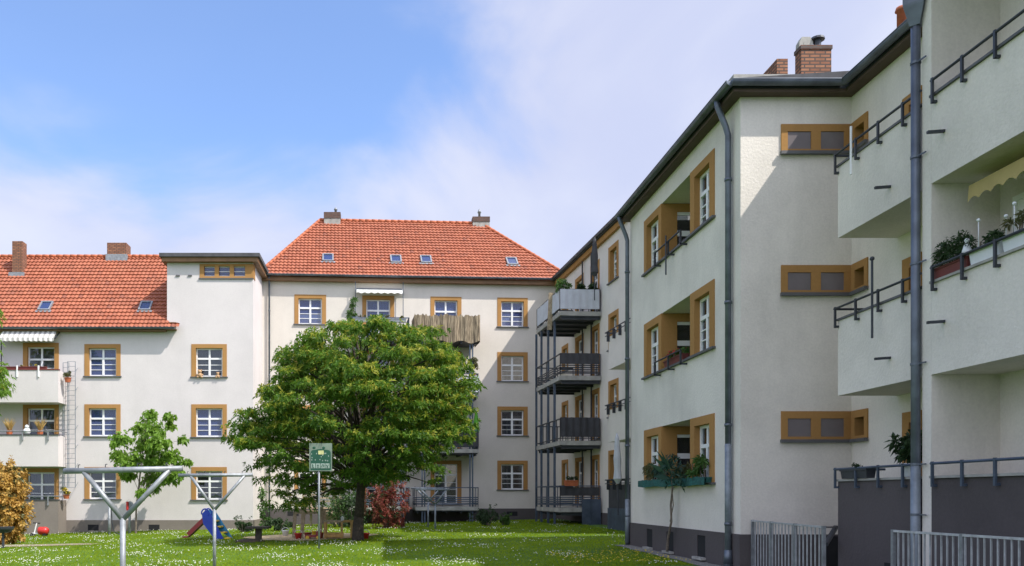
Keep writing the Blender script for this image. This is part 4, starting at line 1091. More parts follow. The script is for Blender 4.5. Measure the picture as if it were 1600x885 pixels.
for (x0, y0, x1, y1, d0, d1) in ((459,836,461,800,.0,.0),(471,840,477,788,-.1,-.1),(500,838,503,792,-.1,-.1),(468,830,470,802,.9,.9),(506,833,504,796,.9,.9)):
    q = MB(); q.bar(V(x0,y0,d0)-Vector((0,0,.1)), V(x1,y1,d1), .12, .12); q.build('post', M['greywood'], t)
for (x0, y0, x1, y1, d) in ((462,789,479,789,-.1),(461,801,504,801,-.1),(470,803,504,801,.9),(460,796,478,797,.02)):
    q = MB(); q.bar(V(x0,y0,d), V(x1,y1,d), .10, .10); q.build('beam', M['greywood'], t)
b = gp(510, 822); s = F_PX/b.y; V = lambda x, y, d=0: Vector(((x-CX)/s, b.y+d, EYE+(CY-y)/s))
t = thing('play_house', 'slatted weathered wooden playhouse in the shade under the tree', 'playhouse', b)
for x in (474, 486, 524, 532):
    q = MB(); q.bar(V(x,822)-Vector((0,0,.1)), V(x,762), .11); q.build('post', M['greywood'], t)
for i in range(7):
    y = 768+i*5.2
    if i == 4: continue
    q = MB(); q.bar(V(474,y,.06), V(532,y,.06), .03, .075); q.build('slat', M['greywood'], t)
q = MB(); q.bar(V(472,802,-.2), V(534,802,-.2), .5, .06); q.build('deck', M['greywood'], t)
q = MB(); Fq = Fr((0, b.y+.1), (1,0), (0,1)); q.box(Fq, (508-CX)/s, (530-CX)/s, 0, .05, EYE+(CY-817)/s, EYE+(CY-804)/s); q.build('lower_board', M['greywood'], t)
b = gp(530, 842); s = F_PX/b.y; Fq = Fr((b.x, b.y), (1,0), (0,1))
t = thing('wooden_sand_table', 'yellow pine play table with open frame at the foot of the tree', 'play table', b)
X = lambda x: (x-530)/s
for x in (508, 534, 549):
    for d in (0, .55):
        if x == 534 and d: continue
        q = MB(); q.box(Fq, X(x)-.04, X(x)+.04, d-.04, d+.04, b.z-.05, b.z+.62); q.build('leg', M['pinewood'], t)
q = MB(); q.box(Fq, X(507)-.05, X(535), -.06, .62, b.z+.622, b.z+.68); q.build('tabletop', M['greywood'], t)
q = MB(); q.box(Fq, X(535)+.01, X(550)+.03, -.05, .03, b.z+.622, b.z+.69); q.box(Fq, X(535)+.01, X(550)+.03, .52, .6, b.z+.622, b.z+.69); q.build('rail', M['pinewood'], t)
q = MB(); q.box(Fq, X(510), X(536), -.03, .5, b.z+.05, b.z+.22); q.build('box', M['pinewood'], t)
q = MB(); q.tube([b+Vector((.12,.1,.68)), b+Vector((.12,.1,.80)), b+Vector((.12,.1,.82)), b+Vector((.12,.1,.86))], [.06,.06,.035,.035], 10)
tag(q.build('bottle', M['ceramic'], at=b+Vector((.12,.1,.68)), smooth=True), 'small white bottle standing on the yellow pine play table', 'bottle')
def dup(o, loc):
    c = o.copy(); COL.objects.link(c); c.location = loc
    for ch in o.children: k = ch.copy(); COL.objects.link(k); k.parent = c
    return c
for (x, y, kind, mat, lb) in ((466,843,'bucket','red','red toy bucket at the left foot of the wooden play frame'),(481,842,'bucket','darkred','dark red toy bucket right of the leaning frame post'),(492,839,'bucket','yellow','yellow toy bucket under the play frame beam'),(500,842,'bucket','terracotta','orange toy bucket beside the sign pole'),(446,838,'bucket','ceramic','white toy bucket on the open sand'),(571,843,'bucket','red','red toy bucket on the right of the tree trunk')):
    b = gp(x, y); q = MB(); q.tube([b, b+Vector((0,0,.2)), b+Vector((0,0,.21)), b+Vector((0,0,.24))], [.10,.14,.16,.16], 12)
    o = tag(q.build('toy_bucket', M[mat], at=b, smooth=True), lb, 'toy bucket', 'toys in the sandpit')
    q = MB(); q.tube([b+Vector((math.cos(a)*.15,0,.23+math.sin(a)*.12)) for a in [PI*k/8 for k in range(9)]], .012, 5); q.build('handle', M['white'], o)
b = gp(489, 843); q = MB(); Fq = Fr((b.x,b.y),(1,0),(0,1))
q.box(Fq,-.3,.12,-.12,.12,b.z+.08,b.z+.17); q.box(Fq,.12,.32,-.12,.12,b.z+.08,b.z+.3)
o = tag(bev(q.build('toy_truck', M['darkred'], at=b)), 'dark red toy truck lying on the sand by the play frame', 'toy truck')
for u in (-.2,.2):
    for d in (-.13,.13): q = MB(); q.tube([b+Vector((u,d-.03,.07)), b+Vector((u,d+.03,.07))], .07, 10); q.build('wheel', M['yellow'], o)
# ride-on toy by the left building
b = gp(64, 838); s = F_PX/b.y
t = thing('ride_on_toy', 'red ride-on toy with a white steering column beside the copper bush', 'ride-on toy', b)
q = MB(); q.tube([b+Vector((-.12,0,.24)), b+Vector((-.06,0,.25)), b+Vector((.22,0,.25)), b+Vector((.34,0,.24))], [.14,.19,.19,.13], 14); q.build('seat', M['red'], t, smooth=True)
q = MB(); q.tube([b+Vector((-.32,0,.1)), b+Vector((-.2,0,.62))], .03, 8); q.bar(b+Vector((-.4,0,.13)), b+Vector((.0,0,.13)), .1, .06); q.build('steering_column', M['white'], t)
q = MB(); q.tube([b+Vector((-.32,-.1,.62)), b+Vector((-.08,.1,.60))], .025, 8); q.build('handlebar', M['black'], t)
for u in (-.38, .2):
    q = MB(); q.tube([b+Vector((u,-.14,.07)), b+Vector((u,.14,.07))], .075, 12); q.build('wheel', M['black'], t)
b = gp(5, 857); s = F_PX/b.y
t = thing('fire_bowl', 'dark round fire bowl on a thin stand at the left edge of the lawn', 'fire bowl', b)
q = MB(); q.tube([b+Vector((0,0,.55)), b+Vector((0,0,.6)), b+Vector((0,0,.7)), b+Vector((0,0,.78))], [.1,.28,.36,.38], 14); q.build('bowl', M['darkmetal'], t)
q = MB(); q.tube([b-Vector((0,0,.1)), b+Vector((0,0,.55))], .05, 8); q.build('stand', M['darkmetal'], t)
# ================================================================ PLAYGROUND SIGN
b = gp(498.5, 858); s = F_PX/b.y; Fq = Fr((0, b.y), (1,0), (0,-1)); X = lambda x: (x-CX)/s; Z = lambda y: EYE+(CY-y)/s
sg = thing('playground_sign', 'green and white playground notice board on a thin steel pole under the tree', 'sign', b)
q = MB(); q.tube([b-Vector((0,0,.2)), Vector((b.x, b.y, Z(699)))], .032, 10); q.build('pole', M['galv'], sg, smooth=True)
q = MB(); q.box(Fq, X(483.5), X(519), .034, .05, Z(736.5), Z(693)); bd = q.build('board', simple('sign_white_shaded', (.17,.22,.17), .5, var=.2), sg)  # white board darkened in colour to stand for the tree's shade
GREEN = simple('sign_green', (.010,.075,.042), .45, var=.1)
q = MB(); x0, x1, y0, y1 = X(485.5), X(517), Z(735), Z(703.5); r_ = .10
pts = [(x0, y0), (x1, y0), (x1, y1-r_)]+[(x1-r_+r_*math.cos(a), y1-r_+r_*math.sin(a)) for a in [PI/2*k/6 for k in range(1,7)]]+[((x0+x1)/2, y1+.035)]+[(x0+r_-r_*math.sin(a), y1-r_+r_*math.cos(a)) for a in [PI/2*k/6 for k in range(0,7)]]
q.face([Fq.p(u, .054, z) for u, z in pts]); q.build('green_field', GREEN, bd, fix=False)
PALE = simple('sign_pale', (.30,.38,.33), .5, var=.05); 
q = MB()
for i in range(4):
    u0 = X(486.5)+i*(X(516)-X(486.5))/4; u1 = u0+(X(516)-X(486.5))/4-.02
    q.box(Fq, u0, u1, .056, .060, Z(732), Z(724.5))
    
q.build('pictogram_panel', PALE, bd)
q = MB(); rs = random.Random(5)
for i in range(4):
    u0 = X(486.5)+i*(X(516)-X(486.5))/4; wd = (X(516)-X(486.5))/4-.02; z0, z1 = Z(731.2), Z(725.3); h_ = z1-z0
    a = lambda fx, fz: Fq.p(u0+wd*fx, .063, z0+h_*fz)
    for s0, s1 in ([((.35,.95),(.35,.1)),((.3,.1),(.7,.1)),((.35,.5),(.6,.5))], [((.5,.9),(.5,.1)),((.3,.6),(.7,.6)),((.35,.1),(.65,.1))], [((.2,.1),(.45,.9)),((.55,.1),(.8,.5)),((.8,.5),(.55,.9))], [((.2,.8),(.5,.3)),((.5,.3),(.8,.8)),((.3,.1),(.7,.1))])[i]: q.bar(a(*s0), a(*s1), .02, .006, up=Vector((0,1,0)))
    q.build('pictogram', GREEN, bd); q = MB()
q = MB(); q.box(Fq, X(497.5), X(506), .056, .062, Z(710.5), Z(704.5)); q.build('sticker', simple('sticker', (.55,.55,.25), .5, var=.3, scale=30), bd)
q = MB()
for i in range(15):
    u, z = rs.uniform(X(487), X(515)), rs.uniform(Z(722), Z(708)); q.box(Fq, u-.012, u+.012, .056, .059, z-.02, z+.02)
q.build('printed_figures', PALE, bd)
q = MB()
for x in (491, 506): q.ball(Fq.p(X(x), .054, Z(700)), .05, 8, 5, (1,.15,.8))
q.build('emblem', GREEN, bd)
# ================================================================ RAILINGS at the right
M['railgrey'] = simple('railing_zinc', (.46,.47,.49), .5, .3, .2, 9)
def fence(p0, p1, h0, h1, n, lab, posts=(0, .32, .66, 1)):
    p0 = Vector(p0); p1 = Vector(p1)
    t = thing('metal_railing', lab, 'railing', p0, 'galvanised railings at the cellar steps')
    q = MB(); up = lambda h: Vector((0,0,h))
    q.bar(p0+up(h0), p1+up(h1), .045, .03); q.bar(p0+up(.08), p1+up(.08+h1-h0), .04, .025)
    for i in range(1, n): 
        k = i/n; p = p0.lerp(p1, k); q.bar(p+up(.08+(h1-h0)*k), p+up(h0+(h1-h0)*k), .018, .018)
    q.build('bar_panel', M['railgrey'], t)
    for k in posts:
        p = p0.lerp(p1, k); q = MB(); q.bar(p-up(.25), p+up(h0+(h1-h0)*k+.02), .05, .05); q.build('post', M['galv'], t)
    return t
y0 = F_PX*7.62/(1176-CX); y1 = F_PX*7.02/(1287-CX)
za, zb = EYE-(814-CY)*y0/F_PX, EYE-(824-CY)*y1/F_PX
fence((7.62, y0, g(7.62,y0)), (7.02, y1, g(7.02,y1)), za-g(7.62,y0), zb-g(7.02,y1), 21, 'galvanised bar railing in front of the stepped-back corner of the ivory wing')
y0 = F_PX*7.28/(1396-CX); y1 = F_PX*7.5/(1640-CX); za, zb = EYE-(830-CY)*y0/F_PX, EYE-(845-CY)*y1/F_PX
fence((7.28, y0, g(7.28,y0)), (7.5, y1, g(7.5,y1)), za-g(7.28,y0), zb-g(7.5,y1), 25, 'galvanised bar railing at the lower right corner before the dark parapet', (0, .5, 1))
q = MB(); q.bar(px(1290, 851, 15.6), px(1306, 824, 16.3), .07); q.bar(px(1290,824,15.6), px(1310,824,16.3), .03)
tag(q.build('stair_handrail', M['darkmetal'], at=px(1290,851,15.6)), 'dark sloping handrail beside the black cellar doorway', 'handrail')
# ================================================================ TRELLIS on the white house
Fq = FL; t = thing('wire_trellis', 'tall galvanised wire trellis beside the white balconies', 'trellis', FL.p(lu(112), .3, 1.7))
q = MB(); xs = [(101,.2),(110,.2),(112,.55),(124,.55)]
for x, d in xs: q.tube([FL.p(lu(x), d, lz(762)), FL.p(lu(x), d, lz(568))], .018, 6)
for i in range(27):
    z = lz(762)+(lz(568)-lz(762))*i/26
    q.tube([FL.p(lu(101),.2,z), FL.p(lu(110),.2,z)], .010, 5); q.tube([FL.p(lu(112),.55,z), FL.p(lu(124),.55,z)], .010, 5)
    if i % 4 == 0: q.tube([FL.p(lu(110),.2,z), FL.p(lu(112),.55,z)], .012, 5); q.tube([FL.p(lu(124),.55,z), FL.p(lu(122),.02,z+.25)], .012, 5); q.tube([FL.p(lu(101),.2,z), FL.p(lu(101),.02,z)], .012, 5)
q.build('grid', M['pipegrey'], t)
# ================================================================ THINGS ON THE BALCONIES
b0, b1, dep = fb0, fb1, fdep
def hang(name, F, u0, u1, d, z0, z1, mat, lab, cat, wave=.03, saw=0, side=None):
    q = MB(); n = 40; rr2 = random.Random(int(abs(u0)*91)); hs = [rr2.uniform(-1,1) for _ in range(n+1)]; ph = rr2.uniform(0,6)
    th = .012
    for i in range(n):
        a, b_ = u0+(u1-u0)*i/n, u0+(u1-u0)*(i+1)/n
        da, db = d+wave*math.sin(i*.9+ph)+wave*.6*math.sin(i*.37), d+wave*math.sin((i+1)*.9+ph)+wave*.6*math.sin((i+1)*.37)
        ta, tb_ = z1+saw*hs[i], z1+saw*hs[i+1]; ba, bb = z0+saw*.8*math.sin(i*.5), z0+saw*.8*math.sin((i+1)*.5)
        q.face([F.p(a,da,ba),F.p(b_,db,bb),F.p(b_,db,tb_),F.p(a,da,ta)]); q.face([F.p(a,da-th,ba),F.p(a,da-th,ta),F.p(b_,db-th,tb_),F.p(b_,db-th,bb)])
        q.face([F.p(a,da,ta),F.p(b_,db,tb_),F.p(b_,db-th,tb_),F.p(a,da-th,ta)])
    if side is not None:
        for uu in side:
            for i in range(8):
                a, b_ = d-(d-.15)*i/8, d-(d-.15)*(i+1)/8; q.face([F.p(uu,a,z0),F.p(uu,b_,z0),F.p(uu,b_,z1+saw*hs[i]*.5),F.p(uu,a,z1+saw*hs[i+1]*.5)])
    return tag(q.build(name, M[mat], at=F.p((u0+u1)/2, d, z0), fix=False), lab, cat)
hang('reed_screen', FC, BU[0]-.06, BU[1]+.06, 1.80, 9.62, 11.02, 'reed', 'brown reed screen wrapped round the upper steel balcony', 'reed screen', .03, .09, (BU[0]-.06, BU[1]+.06))
hang('balcony_cloth', FC, BU[1]-1.6, BU[1]+.03, 1.79, 6.98, 7.85, 'cloth', 'white cloth tied to the second-floor steel balcony under the reed screen', 'cloth', .015, .0, (BU[1]+.03,))
hang('privacy_mesh', FC, BU[0], BU[1], 1.785, 4.1, 4.9, 'darkcloth', 'dark mesh on the first-floor steel balcony above the clothes posts', 'privacy screen', .01)
cpos = lambda F, x, y, d: F.hit(x, y, d)
u, _ = FC.hit(739, 590, 1.5); potted('potted_shrub', 'dry reddish shrub in a pot above the white balcony cloth', 'potted plant', FC.p(u, 1.5, 7.7), .14, .25, .5, .95, 260, (.09,.05), 'leaf_olive')
u, _ = FC.hit(551, 490, 1.35); potted('potted_palm', 'tall feathery potted plant left of the white awning', 'potted plant', FC.p(u, 1.35, 9.9), .15, .3, .45, 2.0, 240, (.20,.05), 'leaf_mid')
for k, (xa, xb) in enumerate(((552, 590), (594, 634))):
    ua, _ = FC.hit(xa, 500, 1.68); ub, _ = FC.hit(xb, 500, 1.68)
    potted('flower_box', ('grey flower box on the left half of the railing below the white awning', 'grey flower box on the right half of the railing below the white awning')[k], 'flower box', FC.p((ua+ub)/2, 1.68, 10.62), .1, .2, .15, .2, 60, (.07,.04), 'leaf_olive', 'galv', 'flower boxes on steel balconies', UC, ub-ua)
def parasol(F, u, d, z0, z1, mat, lab, tilt=0):
    b_ = F.p(u, d, z0); t = thing('closed_parasol', lab, 'parasol', b_, 'folded parasols on balconies')
    q = MB(); q.tube([b_, F.p(u+tilt, d, z1)], .022, 8); q.build('pole', M['darkmetal'], t)
    h_ = z1-z0; q = MB(); n = 9; k = 5
    pts = [F.p(u+tilt*f, d, z0+h_*f) for f in (.38,.44,.55,.68,.82,.94,1.0)]
    q.tube(pts, [.05,.17,.13,.15,.11,.08,.02], 9); o = q.build('folded_canopy', M[mat], t)
    return t
u, _ = FC.hit(744, 655, 1.4); parasol(FC, u, 1.4, 4.0, 6.0, 'greencloth', 'bright green folded parasol on the first-floor steel balcony')
u, _ = FWg.hit(966, 750, 1.3); parasol(FWg, u, 1.3, .75, 3.95, 'cloth', 'dirty white folded parasol leaning at the grey ground-floor balcony', -.15)
u, _ = FWg.hit(929, 440, 1.0); parasol(FWg, u, 1.0, 10.0, 12.75, 'darkcloth', 'dark folded parasol on the top balcony of the far wing')
hang('balcony_cloth', FWg, b0+.3, b1, dep+.03, 10.1, 10.95, 'cloth', 'long side of white sheet hung along the top balcony of far wing', 'cloth', .012)
Fend = Fr(FWg.p(b1, 0, 0), NW, UW)
hang('balcony_cloth', Fend, .12, dep, .04, 10.08, 10.98, 'cloth', 'creased white sheet on the end railing of the top dark steel balcony', 'cloth', .012)
hang('privacy_mesh', Fend, .12, dep, .04, 4.2, 5.1, 'darkcloth', 'dark wavy mesh on the end railing of the second dark steel balcony from the ground', 'privacy screen', .035)
hang('privacy_mesh', Fend, .12, dep, .035, 7.55, 8.05, 'darkcloth', 'dark strip of mesh on the third dark steel balcony from the ground', 'privacy screen', .01)
hang('privacy_mesh', Fend, .12, dep, .035, 1.5, 1.9, 'darkcloth', 'grey strip of mesh on the ground-floor dark steel balcony', 'privacy screen', .01)
q = MB(); q.box(Fend, .1, .95, .08, .12, .0, 1.35); q.bar(Fend.p(.1,.14,0), Fend.p(.1,.14,1.4), .04); q.bar(Fend.p(.55,.14,0), Fend.p(.55,.14,1.4), .03); tag(q.build('grey_panel', M['bluemetal'], at=Fend.p(.5,.1,0)), 'blue-grey sheet panel leaning before the ground-floor dark steel balcony', 'panel')
for (d, w_, h_, mm, lb) in ((.35,.5,.6,'leaf_dark','dark leafy pot plant right on the top dark balcony'),(.95,.35,.45,'leaf_dark','small dark pot plant in the middle of top dark balcony'),(1.75,.6,.7,'leaf_mid','bright green pot plant at the left corner of top dark balcony')):
    potted('potted_plant', lb, 'potted plant', Fend.p(d, -.2, 10.62), .12, .22, w_, h_, 130, (.12,.06), mm, 'terracotta', 'pot plants on the far wing')
potted('planter_box', 'terracotta planter box with heather on the ground-floor dark steel balcony', 'planter', Fend.p(1.45, .06, 1.95), .13, .26, .25, .25, 110, (.06,.03), 'leaf_dark', 'terracotta', None, NW, .55)
u, _ = FWg.hit(861, 470, dep+.05); q = MB(); q.bar(FWg.p(u-.1, dep+.1, 9.4), FWg.p(u+.2, dep+.1, 11.1), .22, .04); tag(q.build('wooden_board', M['greywood'], at=FWg.p(u,dep,9.4)), 'leaning weathered board on the outside of the top dark steel balcony', 'board')
# near wing: bank of plants on the ground-floor sill
z = 1.80
hang('box_screen', FA, wn[0]+.05, wf[1]-.02, .2, z-.06, z+.13, 'teal', 'teal and blue fabric strip along the plant sill of the ivory wing', 'fabric screen', .02, .015)
Y0, Y1 = wn[0]+.1, wf[1]-.1
for k in range(4):
    yy = Y0+(Y1-Y0)*(k+.5)/4
    potted('flower_box', ('flower box at the near end of the plant sill on ivory wing', 'flower box second from the near end of the plant sill', 'flower box behind the climbing rose on the plant sill', 'flower box at the far end of the plant sill on ivory wing')[k], 'flower box', FA.p(yy, .09, z+.005), .07, .12, .3, (.55,.35,.7,.5)[k], 110, (.14,.035), ('leaf_mid','leaf_olive','leaf_blue','leaf_olive')[k], 'teal', 'flower boxes on the plant sill', Vector((0,1,0)), (Y1-Y0)/4-.06)
rb = on_ground(XA-.2, uA(1046)); t = thing('climbing_rose', 'tall bare-stemmed climbing plant with blue-green leaves against the ivory wing', 'climbing plant', rb)
q = MB(); zz = lambda y: EYE+(CY-y)*rb.y/F_PX; Vx = lambda x, y, d=.18: Vector((XA-d, F_PX*(XA-d)/(x-CX), EYE+(CY-y)*(F_PX*(XA-d)/(x-CX))/F_PX))
q.tube([Vx(1042,862), Vx(1044,840), Vx(1049,815), Vx(1048,790), Vx(1051,760), Vx(1048,735)], [.035,.032,.028,.026,.022,.012], 7); q.tube([Vx(1047,815), Vx(1052,790), Vx(1050,765)], .014, 6); q.build('stem', M['barklight'], t)
q = MB()
for x, y, r_ in ((1048,745,.26),(1040,735,.24),(1056,740,.24),(1062,730,.22),(1035,750,.18),(1058,755,.18),(1044,722,.2),(1066,745,.2)): clump(q, Vx(x,y,.3), r_*.6, r_, r_, 5, 4, .15, .045, droop=.15, shell=.1, bottom=-1)
for (x,y,dx,dz) in ((1046,735,-.25,.55),(1054,735,.35,.5),(1048,738,-.05,.6),(1042,742,-.45,.3),(1060,738,.5,.25),(1050,745,.15,.7),(1044,738,-.4,.45),(1056,742,.6,.4),(1048,748,-.6,.1),(1054,750,.6,-.05)):
    p = Vx(x,y,.3); d = Vector((-.25, -dx, dz)).normalized(); q.leaf(p, d, d.cross(Vector((1,0,0))).normalized(), .66, .15, .05)
q.build('foliage', M['leaf_blue'], t, fix=False)
z = 4.84; yy = (lg[0]+lg[1])/2-.02
potted('flower_box', 'box of red geraniums in the middle loggia of the ivory wing', 'flower box', FA.p(yy+.05, -.02, z), .09, .17, .22, .25, 130, (.08,.05), 'leaf_mid', 'rust_red', 'flower boxes in loggias', Vector((0,1,0)), 1.3, 'flower_red')
# near section: planters behind the middle handrail
F2 = FCn
potted('planter_box', 'maroon planter box with bushy dark conifer beside the big downpipe', 'planter', FCn.p(12.55, -.07, 4.842), .09, .17, .45, .42, 330, (.09,.02), 'leaf_dark', 'rust_red', 'planters on the right-hand parapet', Vector((0,1,0)), .75)
potted('planter_box', 'first white planter box along the right-hand parapet', 'planter', FCn.p(11.82, -.06, 4.842), .085, .21, .25, .2, 60, (.08,.025), 'leaf_dark', 'ceramic', 'planters on the right-hand parapet', Vector((0,1,0)), .55)
potted('planter_box', 'second white planter box under the cream awning at the right edge', 'planter', FCn.p(11.15, -.06, 4.842), .085, .21, .25, .3, 60, (.10,.025), 'leaf_olive', 'ceramic', 'planters on the right-hand parapet', Vector((0,1,0)), .6)
for k, (yy, h_, lb) in enumerate(((12.22, .22, 'small white figurine in front of the dark conifer'), (11.98, .42, 'white ball on a thin stick above the first white planter'), (11.3, .42, 'white solar light ball above the second white planter'), (11.45, .3, 'short white garden light beside the cream awning post'))):
    p = FCn.p(yy, -.02, 5.05); q = MB()
    if k == 0:
        q.tube([p, p+Vector((0,0,.06)), p+Vector((0,0,.14)), p+Vector((0,0,.17))], [.07,.06,.035,.02], 10); q.ball(p+Vector((0,0,.2)), .035)
    else:
        q.tube([p-Vector((0,0,.03)), p+Vector((0,0,h_))], .007, 6); q.ball(p+Vector((0,0,h_)), .026, 10, 8)
    tag(q.build('garden_ornament', M['ceramic'], at=p, smooth=True), lb, 'ornament', 'white ornaments on the right-hand parapet')
# recess ground-floor balcony
FBf = Fr((XB-1.12, 0), (0,1), (-1,0))
potted('planter_box', 'dark empty-looking planter box on the ground-floor dark parapet', 'planter', FBf.p(15.1, -.02, 1.815), .09, .17, .1, .1, 24, (.05,.02), 'leaf_dark', 'darkmetal', None, Vector((0,1,0)), .8)
potted('potted_rhododendron', 'leafy shrub in a pale pot on the ground-floor parapet beside the downpipe', 'potted plant', FBf.p(13.72, -.12, 1.815), .15, .22, .42, .5, 150, (.15,.05), 'leaf_dark', 'ceramic')
# left building balconies
zt = 4.46
for x, lb in ((14, 'clump of dry straw grass at the left end of the middle white balcony'), (62, 'clump of dry straw grass before the window of the middle white balcony')):
    u = (x-CX)*40.9/F_PX; p = FL.p(u, .85, zt+.05); q = MB()
    q.tube([p, p+Vector((0,0,.2))], [.13,.16], 10); o = tag(q.build('potted_grass', M['terracotta'], at=p), lb, 'potted grass', 'straw grasses on the middle white balcony')
    q = MB()
    for _ in range(120):
        d = Vector((R.uniform(-.5,.5), R.uniform(-.4,.4), 1)).normalized(); q.leaf(p+Vector((R.uniform(-.08,.08), R.uniform(-.08,.08), .18)), d, d.cross(rv()).normalized(), R.uniform(.4,.85), .03, .12)
    q.build('foliage', M['straw'], o, fix=False)
p = FL.p((42-CX)*40.9/F_PX, .9, zt+.05); q = MB(); q.ball(p+Vector((0,0,.16)), .18, 12, 8, (1,1,1)); q.ball(p+Vector((.02,-.05,.38)), .1, 10, 6); tag(q.build('white_ornament', M['ceramic'], at=p, smooth=True), 'white rounded ornament between the straw grasses', 'ornament')
potted('hanging_pot', 'terracotta pot at the end of the top white balcony beside the trellis', 'potted plant', FL.p(bx1+.35, .75, 7.1), .17, .22, .3, .35, 60, (.1,.04), 'leaf_olive', 'terracotta')
potted('hanging_pot', 'pot of orange flowers at the end of lowest white balcony beside the trellis', 'potted plant', FL.p(bx1+.3, .8, 1.35), .16, .2, .4, .35, 90, (.1,.05), 'leaf_olive', 'terracotta', None, None, 0, 'flower_yellow')
potted('flower_box', 'brown flower box with small yellow flowers on the top white balcony', 'flower box', FL.p(bx1-1.8, .78, 7.7), .1, .16, .15, .16, 70, (.06,.04), 'leaf_olive', 'rust_red', None, Vector((1,0,0)), 2.2, 'flower_yellow')
for x, y, k, lb in ((312.5, 589, 1, 'larger tan plush toy sitting on the window sill at the left'), (340.5, 589, .7, 'smaller tan plush toy sitting on the window sill at the right')):
    p = Vector((lu(x), 41.8-.02, lz(591)+.002)); q = MB(); q.ball(p+Vector((0,0,.13*k)), .13*k, 10, 8); q.ball(p+Vector((0,-.02,.31*k)), .1*k, 10, 8)
    for sx in (-1, 1): q.ball(p+Vector((sx*.08*k,0,.39*k)), .04*k); q.ball(p+Vector((sx*.13*k,-.03,.15*k)), .05*k); q.ball(p+Vector((sx*.1*k,-.08,.04*k)), .06*k)
    tag(q.build('plush_toy', simple('plush', (.42,.27,.15), .95), at=p, smooth=True), lb, 'plush toy', 'plush toys on the sill')
# ================================================================ GRASS AND CLOVER
def scatter(n, fn, ok):
    out = []
    while len(out) < n:
        X, Y = fn()
        if ok(X, Y): out.append((X, Y))
    return out
rg = random.Random(3)
def area():
    Y = 18.5+27*rg.random()**1.25
    return rg.uniform(-.50*Y, min(9.4, .33*Y+1)), Y
def inlawn(X, Y):
    if Y > 41.6 and X < -6.2: return False
    if X > 6.9 and Y < 25.2: return False
    if X > 9.2 or Y > 45.0: return False
    if ((X-sc0.x-.3)/2.5)**2+((Y-sc0.y-.6)/2.1)**2 < 1: return False
    return not (abs((Y-pa.y)-(pb.y-pa.y)*(X-pa.x)/(pb.x-pa.x)) < .45 and X < pb.x-.3)
nz = lambda X, Y: math.sin(X*1.3+Y*.7)+math.sin(X*.5-Y*1.1+2)+math.sin(X*2.9+1)*.5
v = []; f = []
for X, Y in scatter(120000, area, inlawn):
    z = g(X, Y)-.005; h_ = rg.uniform(.025, .07)*(1+.25*nz(X, Y)*.5); a = rg.uniform(0, 2*PI); wx, wy = math.cos(a)*.012*(Y/22), math.sin(a)*.012*(Y/22)
    lx, ly = rg.uniform(-.09,.09), rg.uniform(-.09,.09); n = len(v)
    v += [(X-wx, Y-wy, z), (X+wx, Y+wy, z), (X+lx, Y+ly, z+h_)]; f.append((n, n+1, n+2))
me = bpy.data.meshes.new('grass'); me.from_pydata(v, [], f); me.materials.append(M['grass'])
o = bpy.data.objects.new('grass', me); COL.objects.link(o); tag(o, 'short mown grass of the courtyard lawn', 'grass', kind='stuff')
v = []; f = []
pts = scatter(3600, area, lambda X, Y: inlawn(X, Y) and rg.random() < clampv(.18+.5*nz(X*1.4, Y*1.2)-(.05*max(0, X+1)), .03, 1))
for X, Y in pts:
    z = g(X, Y)+rg.uniform(.05, .09); r_ = rg.uniform(.010, .019)*(.75+Y/60)
    n = len(v); v += [(X-r_,Y,z),(X,Y-r_,z),(X+r_,Y,z),(X,Y+r_,z),(X,Y,z+r_*.9),(X,Y,z-r_*.6)]
    for t in ((0,1,4),(1,2,4),(2,3,4),(3,0,4),(1,0,5),(2,1,5),(3,2,5),(0,3,5)): f.append(tuple(n+i for i in t))
me = bpy.data.meshes.new('clover_flowers'); me.from_pydata(v, [], f); me.materials.append(M['flower_white'])
o = bpy.data.objects.new('clover_flowers', me); COL.objects.link(o); tag(o, 'white daisies and clover dotted over the lawn', 'flowers', kind='stuff')
v = []; f = []
for X, Y in scatter(260, lambda: (rg.uniform(4.2, 6.9), rg.uniform(18.6, 22)), inlawn):
    z = g(X, Y)+.1; r_ = .02; n = len(v); v += [(X-r_,Y,z),(X,Y-r_,z),(X+r_,Y,z),(X,Y+r_,z),(X,Y,z+r_*.7)]
    for t in ((0,1,4),(1,2,4),(2,3,4),(3,0,4)): f.append(tuple(n+i for i in t))
me = bpy.data.meshes.new('yellow_flowers'); me.from_pydata(v, [], f); me.materials.append(M['flower_yellow'])
o = bpy.data.objects.new('yellow_flowers', me); COL.objects.link(o); tag(o, 'small yellow flowers in the shaded grass near the wing', 'flowers', kind='stuff')
# ================================================================ LIGHT, SKY, CAMERA
w = bpy.data.worlds.new('World'); S.world = w; w.use_nodes = True
nt = w.node_tree; bg = nt.nodes['Background']
dl = Vector((-1, .65, -1.44)).normalized(); el = math.asin(-dl.z); az = math.atan2(-dl.x, -dl.y)
sky = nt.nodes.new('ShaderNodeTexSky'); sky.sky_type = 'NISHITA'; sky.sun_disc = False
sky.sun_elevation = el; sky.sun_rotation = az; sky.air_density = 1.0; sky.dust_density = .6; sky.ozone_density = 2.5
tc = nt.nodes.new('ShaderNodeTexCoord'); sp = nt.nodes.new('ShaderNodeSeparateXYZ'); nt.links.new(tc.outputs['Generated'], sp.inputs[0])
mp = nt.nodes.new('ShaderNodeMapping'); mp.inputs['Scale'].default_value = (1.0, 1.0, 1.7); mp.inputs['Location'].default_value = (.37, .2, .11); nt.links.new(tc.outputs['Generated'], mp.inputs[0])
n1 = nt.nodes.new('ShaderNodeTexNoise'); n1.inputs['Scale'].default_value = 3.2; n1.inputs['Detail'].default_value = 7; n1.inputs['Roughness'].default_value = .5; n1.inputs['Distortion'].default_value = .5; nt.links.new(mp.outputs[0], n1.inputs['Vector'])
